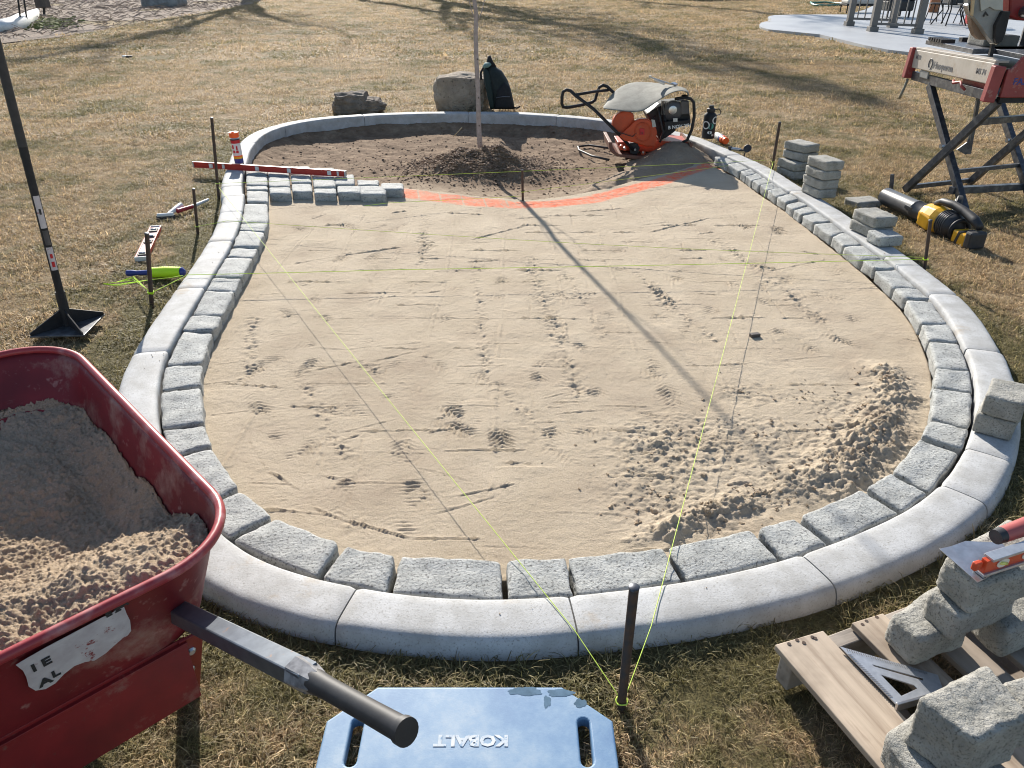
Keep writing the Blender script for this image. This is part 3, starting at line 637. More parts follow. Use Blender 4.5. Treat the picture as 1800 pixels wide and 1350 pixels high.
# heap of damp sand at the back right, beside the plate compactor
def heap_h(X,Y):
    D,t=segdist(X+.05*fbm(X,Y,5,3,201),Y+.05*fbm(X,Y,5,3,202),[tuple(P(x,y,0)[:2]) for x,y in [(1190,272),(1150,296),(1090,312),(1020,330)]])
    H=np.interp(t,[0,.33,.66,1],[.17,.10,.05,.015]); Wd=np.interp(t,[0,.33,.66,1],[.26,.18,.13,.07])
    return -.06+np.maximum(0,H*np.exp(-(D/Wd)**2*1.0))+.020*fbm(X,Y,14,4,203,.6)+.010*fbm(X,Y,50,2,207)
def heap_keep(X,Y): return (heap_h(X,Y)>-.048)&inpoly(X,Y,(INB-OUTN*.01)[::3])
hp=grid_mesh('damp_sand_heap',np.arange(.3,1.9,.012),np.arange(5.4,7.2,.012),heap_h,heap_keep,M['sand_damp'],'stuff'); tag(hp,'heap of darker damp sand trailing off beside the plate compactor','sand heap')
# ------------------------------------------------------------------ lawn
patio_px=[(1337,52),(1334,48),(1337,44),(1348,41),(1353,38),(1349,35),(1351,32),(1362,30),(1400,29),(1490,29),(1520,20),(1600,-20),(2400,-30),(2600,60),(2100,125),(1800,112),(1760,110),(1680,105),(1610,99),(1560,93),(1520,85),(1480,75),(1440,65),(1380,59),(1350,56)]
PAT=[tuple(P(x,y,0)[:2]) for x,y in patio_px]
mul_px=[(-400,150),(0,77),(100,66),(200,50),(300,32),(400,15),(480,0),(620,-25),(560,-60),(100,-40),(-600,0)]
MUL=[tuple(P(x,y,0)[:2]) for x,y in mul_px]
def ramp_axis(a,b,s0,grow,c):
    out=[a]
    while out[-1]<b: out.append(out[-1]+s0+max(0,abs(out[-1]-c[1 if out[-1]>c[1] else 0])*grow if (out[-1]>c[1] or out[-1]<c[0]) else 0))
    return np.array(out)
lx=ramp_axis(-60,60,.04,.06,(-3.2,3.8)); ly=ramp_axis(-3,130,.04,.05,(.2,9.2))
def lawn_h(X,Y):
    d=np.hypot(X,Y); z=.010*fbm(X,Y,3.5,3,301)+.05*fbm(X,Y,.35,2,303)*np.clip((d-9)/10,0,1)
    return z
mi=INB+OUTN*.07
lawn=grid_mesh('lawn',lx,ly,lawn_h,lambda X,Y:~inpoly(X,Y,mi[::3]),M['lawn'],'structure')
_m=lawn.data; _c=np.zeros(len(_m.vertices)*3); _m.vertices.foreach_get('co',_c); _c=_c.reshape(-1,3)
def lush(X,Y):
    out=np.zeros(len(X)); k=(np.abs(X)<4)&(Y<10); D,_=segdist(X[k],Y[k],OUT[::10],True); out[k]=np.clip(1-D/.26,0,1)*np.where(X[k]<0,1.15,.85); out[Y<1.35]=np.maximum(out[Y<1.35],.0); return out
_a=_m.attributes.new('lush','FLOAT','POINT'); _a.data.foreach_set('value',lush(_c[:,0],_c[:,1]))
# (quads kept when any corner is kept; those inside the ring are hidden by kerb and sand)
# patio slab
o=outline_mesh('patio_slab',[PAT],.10,'patio',(0,0,-.045),(1,0,0),(0,1,0)); o['kind']='structure'
# mulch bed beyond the lawn
mb=MB(); mb.prism([(x,y,-.02) for x,y in MUL],(0,0,.03)); mm=mat('dry_mulch',(.22,.155,.11),.95,(.36,.28,.21),12,bscale=30,bstr=1,bdist=.03,speck=(.07,.05,.045),sscale=9,slo=.35,shi=.5)
o=obj('mulch_bed',mb,mm,kind='structure')
# ------------------------------------------------------------------ grass
def make_grass(name,npt,place,protos,scale,label):
    V=[];Fs=[];pid=[];tone=[];gr=[]
    for k,bl in enumerate(protos):
        for (px,py,L,w,ang,lean,tn,gn) in bl:
            dv=Vector((math.cos(ang),math.sin(ang),0)); sv=Vector((-math.sin(ang),math.cos(ang),0)); o=len(V); b=Vector((px,py,-.004)); p=b.copy(); th=lean*.35
            for i in range(4):
                ww=w*(1-(i/3.6)**1.5)
                V.append(p-sv*ww/2); V.append(p+sv*ww/2); 
                p=p+(dv*math.sin(th)+Vector((0,0,math.cos(th))))*L/3; th+=lean*.55
            for i in range(3): Fs.append((o+2*i,o+2*i+1,o+2*i+3,o+2*i+2))
            pid+=[k]*8; tone+=[tn]*8; gr+=[gn]*8
    nv=len(V); V=[tuple(v) for v in V]
    pts=[];pp=[];rot=[];sc=[]
    K=len(protos)
    A=place(npt)
    X,Y,Zr,sc_=A; Z=lawn_h(X,Y)
    V+=list(zip(X,Y,Z)); pid+=list(100+rng.integers(0,K,len(X))); rotz=rng.uniform(0,6.283,len(X))
    me=bpy.data.meshes.new(name); me.from_pydata(V,[],Fs); me.update()
    def at(n,ty,data,cols=1):
        a=me.attributes.new(n,ty,'POINT'); a.data.foreach_set('value' if cols==1 else 'vector',np.asarray(data).ravel())
    at('pid','INT',np.array(pid,dtype=np.int32)); z0=np.zeros(nv)
    at('tone','FLOAT',np.r_[np.array(tone),np.zeros(len(X))]); at('green','FLOAT',np.r_[np.array(gr),np.zeros(len(X))])
    rv=np.zeros((nv+len(X),3)); rv[nv:,2]=rotz; rv[nv:,0]=rng.normal(0,.08,len(X)); at('rot','FLOAT_VECTOR',rv,3)
    at('scl','FLOAT',np.r_[z0,sc_]); at('lush','FLOAT',np.r_[z0,lush(X,Y)]); me.materials.append(M['blade'])
    o=bpy.data.objects.new(name,me); link(o)
    ng=bpy.data.node_groups.new(name+'_scatter','GeometryNodeTree'); ng.interface.new_socket('Geometry',in_out='INPUT',socket_type='NodeSocketGeometry'); ng.interface.new_socket('Geometry',in_out='OUTPUT',socket_type='NodeSocketGeometry')
    def G(t): return ng.nodes.new(t)
    gi=G('NodeGroupInput'); go=G('NodeGroupOutput'); jn=G('GeometryNodeJoinGeometry'); L=ng.links.new
    pa=G('GeometryNodeInputNamedAttribute'); pa.data_type='INT'; pa.inputs[0].default_value='pid'
    ra=G('GeometryNodeInputNamedAttribute'); ra.data_type='FLOAT_VECTOR'; ra.inputs[0].default_value='rot'
    sa=G('GeometryNodeInputNamedAttribute'); sa.data_type='FLOAT'; sa.inputs[0].default_value='scl'
    def sep(v):
        c=G('FunctionNodeCompare'); c.data_type='INT'; c.operation='EQUAL'; L(pa.outputs['Attribute'],c.inputs[2]); c.inputs[3].default_value=v
        s=G('GeometryNodeSeparateGeometry'); s.domain='POINT'; L(gi.outputs[0],s.inputs[0]); L(c.outputs[0],s.inputs[1]); return s.outputs[0]
    for k in range(K):
        ip=G('GeometryNodeInstanceOnPoints'); L(sep(100+k),ip.inputs['Points']); L(sep(k),ip.inputs['Instance']); L(ra.outputs['Attribute'],ip.inputs['Rotation']); L(sa.outputs['Attribute'],ip.inputs['Scale']); L(ip.outputs[0],jn.inputs[0])
    L(jn.outputs[0],go.inputs[0]); md=o.modifiers.new('scatter','NODES'); md.node_group=ng
    tag(o,label,'grass',kind='stuff'); return o
def protos(K,nb,rad,lmin,lmax,w,greenp,tv=1.0):
    out=[]
    for k in range(K):
        b=[]; sweep=random.uniform(0,6.283)
        for i in range(nb):
            r=rad*math.sqrt(random.random()); a=random.uniform(0,6.283); L=random.uniform(lmin,lmax)
            ang=random.gauss(sweep,1.1); lean=abs(random.gauss(1.35,.40)); gn=random.uniform(.4,.85) if random.random()<greenp else 0; tn_=.45+tv*(random.random()**1.2-.45)
            b.append((r*math.cos(a),r*math.sin(a),L,random.uniform(.7,1.3)*w,ang,lean,tn_,gn))
        out.append(b)
    return out
def free(X,Y,marg=.0):
    ok=~inpoly(X,Y,(OUT+OUTN*marg)[::3])
    for q in (PAT,MUL): ok&=~inpoly(X,Y,q)
    return ok
def in_view(X,Y,m=.25):
    zc=Y*CH+CAMZ*SH; up=Y*SH-CAMZ*CH; return (zc>.1)&(np.abs(X)<zc*(900/F)+m)&(up>-zc*(675/F)-m)
def place_zone(y0,y1,dens,scl,marg=.012,xlim=30):
    def f(n):
        out=[]
        ar=(y1-y0)*2*xlim; n=int(ar*dens); X=rng.uniform(-xlim,xlim,n); Y=rng.uniform(y0,y1,n)
        k=in_view(X,Y); X,Y=X[k],Y[k]
        # thin and thick tufts
        k=rng.random(len(X))<np.clip(.9+.9*fbm(X,Y,5,3,401),.5,1); X,Y=X[k],Y[k]
        k=free(X,Y,marg); X,Y=X[k],Y[k]
        return X,Y,None,rng.uniform(.7,1.3,len(X))*scl*np.clip(1+.9*fbm(X,Y,4,3,403),.6,1.5)
    return f
make_grass('near_lawn_grass',0,place_zone(.35,2.9,980,1.0,.008,3.0),protos(8,46,.05,.020,.050,.0020,.32),1,'matted straw and green grass blades of the near lawn')
make_grass('middle_lawn_grass',0,place_zone(2.9,7.5,380,1.05,.015,6.0),protos(6,40,.07,.020,.046,.0028,.22,.85),1,'matted straw coloured grass either side of the sand pad')
make_grass('distant_lawn_grass',0,place_zone(13.5,36,24,1.9,.03,26),protos(4,34,.14,.020,.040,.008,.12,.35),1,'dry straw coloured grass of the farthest part of the lawn')
make_grass('far_lawn_grass',0,place_zone(7.5,14,95,1.25,.02,12),protos(5,40,.10,.022,.045,.0045,.14,.55),1,'dry straw coloured grass beyond the planting bed')
# ------------------------------------------------------------------ fine white lines, stakes and string
def stake(base,top,r,label):
    t=thing('steel_stake',label,'stake',tuple(base),'steel stakes holding the string lines')
    b=Vector(base); q=Vector(top); d=(q-b); p0=b-d.normalized()*.05
    obj('shaft',MB().tube([p0,b+d*.5,q-d*.008],[r*.98,r,r],10),'rust',t,True,sharp=40)
    obj('mushroomed_top',MB().lathe([(r*.9,-.004),(r*1.12,0),(r*1.12,.004),(r*.8,.006)],q-d.normalized()*.006,d,10),'worn_steel',t,True,sharp=40)
    return b,q
def stk(bpx,tpx,r,label,lean=0.0,bz=0.0):
    b=P(*bpx,bz); t=PY(*tpx,b.y+lean); return stake(b,t,r,label)
s_near=stk((1091,1250),(1115,1030),.0105,'nearest steel stake, in the front lawn between the blue board and the wood pallet')
s_l1=stk((385,352),(372,206),.010,'tallest left hand stake, crossing the end of the long red level')
s_l2=stk((348,413),(340,331),.009,'short left stake next to the red and white mallet')
s_l3=stk((267,540),(258,409),.0105,'left stake beside the reel of neon yellow string')
s_mid=stk((919,353),(918,298),.009,'small stake in the middle of the orange painted line',bz=-.015)
s_r1=stk((1356,303),(1371,214),.011,'right hand stake just left of the two tall paver stacks')
s_r2=stk((1624,480),(1636,386),.009,'rusty right stake standing in front of the leaf blower')
def string(pts,r,m,label,knots=()):
    mb=MB(); 
    P2=[]
    for a,b in zip(pts[:-1],pts[1:]):
        a=Vector(a);b=Vector(b); n=6
        for i in range(n): P2.append(a.lerp(b,i/n)-Vector((0,0,.004*math.sin(math.pi*i/n)*(b-a).length/3)))
    P2.append(Vector(pts[-1])); mb.tube(P2,r,5)
    for k,kr in knots:
        k=Vector(k); mb.tube([k+Vector((kr*math.cos(a),kr*math.sin(a),.002*math.sin(3*a))) for a in np.linspace(0,6.283,14)[:-1]],r*1.6,5,True)
    o=obj('string_line',mb,m,None,True); tag(o,label,'string','taut string lines over the sand'); return o
def onstake(s,z): 
    b,t=s; f=(z-b.z)/(t.z-b.z); return b.lerp(t,f)
kn=onstake(s_near,.035); zl=.125
e1=P(1010,1108,.064); 
string([kn,e1,onstake(s_l1,.10)],.0012,'line','string from the nearest stake running left to the back left stake',[(kn,.013)])
e2=P(1145,1100,.066)
string([kn+Vector((.006,.003,0)),e2,onstake(s_r1,.085)],.0012,'line','string from the nearest stake running right to the back right stake',[(onstake(s_r1,.085),.013)])
string([onstake(s_l1,.12)+Vector((.01,0,.0)),onstake(s_r1,.10)],.0014,'line','farthest string, crossing in front of the sapling',[(onstake(s_l1,.12),.012)])
k3=onstake(s_l3,.075)
string([k3,P(330,483,.072),P(700,474,.075),onstake(s_r2,.08)],.0015,'neon','nearest string crossing the sand from left to right',[(k3,.013),(k3+Vector((0,0,.006)),.014),(onstake(s_r2,.08),.013)])
k2=onstake(s_l2,.055)
string([k2,P(400,388,.068),P(967,425,.07),P(1200,437,.07),onstake(s_r2,.09)],.0013,'line','faint string from the mallet stake to the rusty right stake',[(k2,.012)])
string([onstake(s_mid,.05),P(1280,291,.07)],.0013,'line','short string from the small middle stake to the back right border',[(onstake(s_mid,.05),.011)])
string([P(640,362,.06),P(678,357,.06),onstake(s_mid,.02)],.0012,'neon','short string along the front of the laid paver rows')
mbs=MB()
for o_ in (0,.012,.03):
    mbs.tube([k3+Vector((.0,0,o_*.2)),P(235,486+o_*200,.05),P(205,496,.045),P(181,499,.04),P(205,500+o_*100,.04),P(262,492,.06),P(300,488,.075),P(322,484,.08)],.0013,5)
tag(obj('loose_string',mbs,'neon',None,True),'loose loop of neon string trailing left of the reel','string')
# string reel
c0=P(222,480,.03);c1=P(326,478,.045); ax=(c1-c0).normalized()
t=thing('string_reel','blue plastic reel wound with neon yellow mason line on the grass','string reel',tuple((c0+c1)/2-Vector((0,0,.03))))
L=(c1-c0).length
obj('handle',MB().lathe([(.010,0),(.016,.005),(.017,.03),(.012,.06),(.015,.12),(.020,.14),(.020,L*.42)],c0,ax,14),'blue',t,True,sharp=40)
obj('flange',MB().lathe([(.012,L*.93),(.026,L*.935),(.026,L*.95),(.010,L)],c0,ax,16),'blue',t,True,sharp=40)
pr=[(.018,L*.42)]+[(.031+.0012*((i%2)*2-1)-.004*abs(i-12)/12,L*(.43+.495*i/24)) for i in range(25)]+[(.018,L*.93)]
obj('wound_line',MB().lathe(pr,c0,ax,18),'neon',t,True)
# ------------------------------------------------------------------ levels, mallet, cans on the left
def rlevel(name,a,b,h,w,m,label,windows,parts_end='alu',z=0):
    a=Vector(a);b=Vector(b); d=(b-a).normalized(); s=d.cross(Vector((0,0,1))).normalized(); L=(b-a).length
    t=thing(name,label,'spirit level',tuple((a+b)/2))
    up=Vector((0,0,1))
    # I-beam web and two flanges standing on edge
    mb=MB(); mb.beam(a+up*h/2,b+up*h/2,w*.35,h-.008); obj('web',mb,m,t)
    for zz in(.003,h-.003):
        mb=MB(); mb.beam(a+up*zz,b+up*zz,w,.006); obj('flange',mb,m,t,bevel=.0008)
    for e in(a,b): obj('end_cap',MB().beam(e-d*.004+up*h/2,e+d*.006+up*h/2,w*1.02,h),'alu' if parts_end else m,t,bevel=.001)
    for f,wd in windows:
        c=a+d*L*f; mb=MB(); mb.beam(c-d*wd/2+up*h/2,c+d*wd/2+up*h/2,w*.9,h+.002); wdw=obj('vial_block',mb,'white',t,bevel=.001)
        mb=MB(); mb.tube([c-d*.018+up*h/2-s*w*.5,c+d*.018+up*h/2-s*w*.5],.005,8); v=obj('vial',mb,'vial',t,True)
    return t
a=P(341,291,.105);b=P(607,304,.10); a.z=.100;b.z=.096
a=P(341,291,.075); b=P(607,306,.075)
rlevel('long_spirit_level',Vector((a.x,a.y,.062)),Vector((b.x,b.y,.056)),.045,.024,'red_level','long red box level resting across the curb and the first pavers',[(.12,.03),(.205,.02),(.43,.03),(.64,.03),(.90,.03),(.955,.015)])
# short level lying on its side on the grass: flat I-beam with windows
a=P(248,455,.02);b=P(274,400,.02); d=(b-a).normalized(); s=d.cross(Vector((0,0,1))).normalized()
t=thing('short_spirit_level','short red spirit level lying flat on the grass between two left stakes','spirit level',tuple((a+b)/2-Vector((0,0,.01))))
Lh=(b-a).length; off=.030
for sg in(-1,1): obj('rail',MB().beam(a+s*sg*off,b+s*sg*off,.007,.024),'red_level',t,bevel=.001)
obj('face_plate',MB().beam(a+Vector((0,0,.004)),b+Vector((0,0,.004)),.054,.004),mat('faded_red_face',(.62,.40,.36),.45,(.55,.30,.27),20),t)
for f,wd in((.10,.045),(.48,.05),(.64,.02),(.86,.06)):
    c=a+d*Lh*f+Vector((0,0,.010)); w_=obj('window',MB().beam(c-d*wd/2,c+d*wd/2,.045,.007),'ink',t)
    obj('vial',MB().tube([c-s*.016+Vector((0,0,.005)),c+s*.016+Vector((0,0,.005))],.006,8),'alu',w_,True)
for e in(a,b): obj('end_cap',MB().beam(e-d*.004,e+d*.004,.068,.026),'white',t,bevel=.001)
# mallet: white head with black faces, red and white shaft
t=thing('mallet','small white mallet with black striking face and red shaft lying on the grass','mallet',tuple(P(300,380,0)))
h0=P(275,380,.025);h1=P(307,378,.025)
obj('striking_face',MB().tube([h0+Vector((0,0,-.012)),h1+Vector((0,0,-.012))],.016,12),'black_rubber',t,True,sharp=40)
obj('cap',MB().tube([h0.lerp(h1,.05)+Vector((0,0,.004)),h0.lerp(h1,.95)+Vector((0,0,.004))],.013,12),'white',t,True,sharp=40)
n0=P(296,377,.03);n1=P(318,361,.045); obj('head',MB().tube([n0,n0.lerp(n1,.5),n1],[.014,.018,.020],12),'white',t,True,sharp=40)
f0=P(312,371,.035);f1=P(338,363,.03);f2=P(366,351,.03); obj('grip',MB().tube([f0,f1],[.015,.013],10),mat('crimson',(.35,.02,.03),.5),t,True,sharp=40); obj('shaft',MB().tube([f1,f2],[.012,.010],10),'white',t,True,sharp=40)
# standing paint can
cb=P(421,287,ZC+.002); k=(P(430,287,ZC)-P(412,287,ZC)).length/2*.86
t=thing('standing_paint_can','upright marking paint can with fluorescent orange cap on the curb','spray can',tuple(cb))
def can(parent,c,ax,r,H,mats):
    for (n,m,z0,z1,q0,q1) in mats: obj(n,MB().lathe([(q0*r,z0*H),(q1*r,z1*H)] if q0!=q1 else [(q0*r,z0*H),(q0*r,z1*H)],c,ax,20),m,parent,True,sharp=40)
can(t,cb,(-.02,-.02,1),k,.245,[('base_rim','alu',0,.03,1.02,1.02),('blue_band','blue',.03,.17,1,1),('yellow_band','yellow',.17,.235,1.004,1.004),('orange_band','orange',.235,.275,1.004,1.004),('label_panel','white',.275,.66,1.002,1.002),('red_band','red_plastic',.66,.76,1.004,1.004),('black_band','ink',.76,.80,1,.93),('shoulder','alu',.80,.84,.93,.8),('cap','orange',.84,1.0,1.02,1.08)])
mb=MB()
for i,(dx,hh) in enumerate([(-.5,.55),(-.1,.60),(.3,.52)]): mb.box(cb+Vector((dx*k,-k*1.0,.245*hh)),(.012,.003,.03))
mb.box(cb+Vector((0.0,-k*1.0,.245*.40)),(k*1.2,.003,.02)); obj('printing',mb,'red_plastic',t)
obj('cap_notch',MB().box(cb+Vector((-.005,-k*.6,.247)),(.018,.02,.012)),'orange',t)
# ------------------------------------------------------------------ right side: bottle, lying can, small fittings
bb=P(1245,243,ZC+.002); rb=(P(1256,243,ZC)-P(1234,243,ZC)).length/2
bb=bb+Vector((0,.02,0))
t=thing('water_bottle','black steel water bottle with white and green stickers standing on the curb','bottle',tuple(bb))
H=(PY(1247,185,bb.y)-bb).z
obj('body',MB().lathe([(.96*rb,0),(rb,.01),(rb,H*.68),(.92*rb,H*.73),(.55*rb,H*.79),(.5*rb,H*.82)],bb,(0,0,1),24),'black_metal',t,True,sharp=50)
obj('lid',MB().lathe([(.62*rb,H*.80),(.66*rb,H*.82),(.66*rb,H*.90),(.4*rb,H*.92),(.36*rb,H),(.30*rb,H*1.005)],bb,(0,0,1),20),'black_rubber',t,True,sharp=40)
obj('lid_loop',MB().tube([bb+Vector((rb*.5,0,H*.87)),bb+Vector((rb*1.25,0,H*.89)),bb+Vector((rb*1.6,0,H*.80)),bb+Vector((rb*1.45,0,H*.72)),bb+Vector((rb*1.0,0,H*.70))],.005,8),'black_rubber',t,True)
def sticker(c,R0,phi,zc_,rs,m,asp=1,ring=False):
    mb=MB(); V=[];n=18
    for i in range(n):
        a=6.283*i/n; ph=phi+rs*math.cos(a)/R0; V.append(c+Vector((math.sin(ph)*(R0+.0012),-math.cos(ph)*(R0+.0012),zc_+rs*asp*math.sin(a))))
    if ring:
        Vi=[]
        for i in range(n):
            a=6.283*i/n; ph=phi+rs*.72*math.cos(a)/R0; Vi.append(c+Vector((math.sin(ph)*(R0+.0012),-math.cos(ph)*(R0+.0012),zc_+rs*.72*asp*math.sin(a))))
        mb.add(V+Vi,[(i,(i+1)%n,(i+1)%n+n,i+n) for i in range(n)])
    else: mb.add(V,[tuple(range(n))])
    return mb
obj('sticker',sticker(bb,rb,.75,H*.57,.034,None,1,True),'white',t); obj('sticker',sticker(bb,rb,-.8,H*.42,.036,None,1,True),'white',t)
obj('sticker',sticker(bb,rb,.05,H*.39,.026,None),'skyblue_sticker',t); obj('sticker',sticker(bb,rb,-.05,H*.20,.022,None,.6),'white',t); obj('sticker',sticker(bb,rb,.45,H*.12,.014,None,.7),'alu',t)
# lying can in the grass
l0=P(1262,240,.05);l1=P(1280,250,.045); t=thing('lying_paint_can','orange and white paint can lying in the grass behind the bottle','spray can',tuple(P(1270,247,0)))
ax=(l1-l0); Lc=.20; ax.normalize()
for n,m,z0,z1,r in (('body','white',0,.10,.034),('blue_band','blue',.10,.135,.0342),('orange_band','orange',.135,.175,.034),('cap','orange',.175,.215,.030)): obj(n,MB().lathe([(r,z0),(r,z1)],l0-ax*.03,ax,16),m,t,True,sharp=40)
# two small pale fittings and a black disc on a stalk
for (px,py,lab,m1) in ((1293,262,'small pale hose fitting on the curb behind the black paddle','white'),):
    c=P(px,py,ZC+.012); t=thing('hose_fitting',lab,'fitting',tuple(c-Vector((0,0,.012))))
    obj('barrel',MB().tube([c+Vector((-.045,.03,0)),c+Vector((.04,-.02,0))],.012,10),'steel',t,True,sharp=40)
    obj('nut',MB().lathe([(.018,-.012),(.018,.012)],c+Vector((-.04,.027,.004)),(-.85,.55,0),6),'black_rubber',t)
    obj('lug',MB().box(c+Vector((.05,-.03,-.004)),(.05,.02,.016)),'black_rubber',t,bevel=.003)
c=P(1308,275,ZC); t=thing('black_paddle','small black round paddle standing on a thin stem on the curb','tool',tuple(c))
d_=PY(1312,262,c.y+.0); obj('stem',MB().tube([c,c+Vector((.004,0,.045))],.005,8),'black_metal',t,True); obj('disc',MB().lathe([(.012,-.005),(.030,-.004),(.034,0),(.030,.004),(.012,.005)],c+Vector((.018,0,.065)),(-.5,-.75,.45),16),'black_rubber',t,True,sharp=40)
# ------------------------------------------------------------------ stacks of loose pavers
def block(c,lx,ly,h,ang,label,group,m='paver_warm',n=12,z=None,cat='paver'):
    global sd
    sd+=1; c=Vector(c); q=rot_quad((c.x,c.y,c.z+h),lx,ly,ang)
    o=stone('loose_paver',q,h,m,None,n=n,rough=.0042,rnd=.010,seed=sd); tag(o,label,cat,group); return o
g1='pavers in the farther of the two tall stacks'; g2='pavers in the nearer of the two tall stacks'
c=P(1399,313,.0); hh=.0635
labs=['bottom paver, in the grass, of the farther tall stack','second paver up in the farther tall stack','third paver up in the farther tall stack','top paver of the farther tall stack']
for i in range(4): block((c.x+(.03 if i>1 else -.015),c.y+.05+(.03 if i>1 else 0),i*hh*1.03),.155,.225,hh,R(28 if i>1 else 18),labs[i],g1)
c=P(1437,343,ZC)
labs=['bottom paver, on the curb, of the nearer tall stack','second paver up in the nearer tall stack','third paver up in the nearer tall stack','top paver of the nearer tall stack']
for i in range(4): block((c.x+random.uniform(-.006,.006)+.012*i/3,c.y+random.uniform(-.006,.006),ZC+.002+i*hh),.145,.215,hh-.001,R(14+random.uniform(-4,4)),labs[i],g2)
g3='loose pavers beside the leaf blower tube'
c=P(1516,362,0); block((c.x,c.y,-.005),.205,.15,.055,R(14),'lone flat paver on the grass nearest the black blower tube',g3)
c=P(1529,410,ZC); 
block((c.x,c.y,ZC+.002),.15,.215,hh,R(16),'lower paver of the pair stacked two high on the curb',g3); block((c.x+.008,c.y,ZC+.002+hh),.155,.215,hh,R(12),'upper paver of the pair stacked two high on the curb',g3)
c=P(1551,428,ZC); block((c.x+.004,c.y,ZC+.002),.15,.14,.062,R(10),'single paver on the curb in front of the pair stacked two high',g3,m='paver')
g4='two pavers stacked on the right side of the curb'
for zt,lab,dx in ((ZC+.076,'lower paver of the two on the right curb, mostly in shade',0),(ZC+.152,'upper paver of the two on the right curb, with sunlit top',.004)):
    sd+=1; q=[P(1729,693,ZC+.152),P(1800,711,ZC+.152),P(1816,676,ZC+.152),P(1743,661,ZC+.152)]
    q=[Vector((v.x+dx,v.y-dx,zt)) for v in q]; tag(stone('loose_paver',q,.074,'paver_warm',None,n=20,rough=.0035,rnd=.008,seed=sd),lab,'paver',g4)
# ------------------------------------------------------------------ boulders, backpack, sapling
def boulder(name,c,d,seed,m,label,n=22,amp=.10,shape=None):
    V,Fs=cubesurf(n); c=Vector(c); out=[]
    for p in V:
        q=Vector(p); l=q.length; s=Vector((q.x/max(abs(q.x),abs(q.y),abs(q.z)),q.y/max(abs(q.x),abs(q.y),abs(q.z)),q.z/max(abs(q.x),abs(q.y),abs(q.z))))
        s=s.normalized()*.45*1.35+s*.55*.86
        nz=noise.noise(s*1.3+Vector((seed,0,0)))*1.1+.5*noise.noise(s*3.1+Vector((seed,3,0)))+.25*noise.noise(s*7+Vector((0,seed,3)))+.14*noise.noise(s*15)
        s=s*(1+amp*nz)
        if shape: s=shape(s)
        out.append(c+Vector((s.x*d[0]/2,s.y*d[1]/2,(s.z+1)*d[2]/2)))
    return tag(mkmesh(name,out,Fs,m,True,sharp=35),label,'boulder')
YB=9.08
b0=PY(763,188,YB); b1=PY(858,188,YB); tp=PY(810,134,YB)
boulder('boulder',((b0.x+b1.x)/2,YB+.2,-.03),((b1.x-b0.x)*.98,.42,(tp.z+.03)*1.0),3.3,M['rock'],'large pale square limestone boulder behind the curb, beside the dark backpack',amp=.085,n=34)
b0=PY(588,200,8.92); b1=PY(672,200,8.92); tp=PY(640,165,8.92)
def shp(s):
    if s.x>.35: s=Vector((s.x,s.y,s.z*.72-.12))
    return s
boulder('boulder',((b0.x+b1.x)/2,8.98,-.03),((b1.x-b0.x)*.98,.34,(tp.z+.03)*1.0),8.1,M['rock2'],'small rough brown boulder behind the back left of the curb',amp=.20,n=34,shape=shp)
# backpack
def bp(px,py,Y=9.02): return PY(px,py,Y)
t=thing('backpack','dark green and black backpack leaning against the pale boulder','backpack',(bp(880,190).x,9.05,0))
outl=[(862,192),(858,170),(851,148),(849,128),(852,117),(860,112),(870,116),(882,124),(892,140),(899,160),(903,180),(905,192)]
def pad(outline,Y0,depth,n=7,infl=.8):
    """rounded cushion between an outline in front and the same behind"""
    pts=[PY(x,y,Y0) for x,y in outline]; c=sum(pts,Vector())/len(pts); rings=[]
    for i in range(n):
        f=i/(n-1); k=math.sin(math.pi*min(max(f,.03),.97))**.35; rings.append([c+(p-c)*(.45+.55*k)+Vector((0,(f-.5)*depth,0)) for p in pts])
    mb=MB(); V=[q for r in rings for q in r]; m=len(pts)
    Fs=[(i*m+j,i*m+(j+1)%m,(i+1)*m+(j+1)%m,(i+1)*m+j) for i in range(n-1) for j in range(m)]+[tuple(range(m)),tuple((n-1)*m+j for j in range(m))]
    return mb.add(V,Fs)
obj('main_body',pad(outl,9.04,.26),'bag_green',t,True)
obj('front_pocket',pad([(873,158),(886,143),(896,152),(901,175),(904,191),(868,191)],8.93,.10),'bag_black',t,True)
obj('top_flap',pad([(855,112),(857,99),(862,97),(867,108),(873,117),(858,120)],9.02,.07),'bag_black',t,True)
obj('back_pad',pad([(849,124),(853,118),(860,128),(866,160),(869,190),(861,191),(855,160)],8.92,.08),mat('dark_teal_cloth',(.013,.028,.026),.8),t,True)
obj('towel',pad([(848,116),(852,110),(861,110),(864,114),(858,119),(850,120)],8.95,.10),'teal',t,True)
obj('strap',MB().tube([PY(850,118,8.95),PY(845,128,8.93),PY(846,140,8.93)],.012,6),'bag_black',t,True)
obj('pocket_trim',MB().tube([PY(872,172,8.87),PY(885,170,8.865),PY(896,170,8.87)],.006,6),'worn_steel',t,True)
obj('loose_strap',MB().tube([PY(903,189,8.92),PY(909,190,8.88),PY(914,187,8.86)],.009,6),'bag_black',t,True)
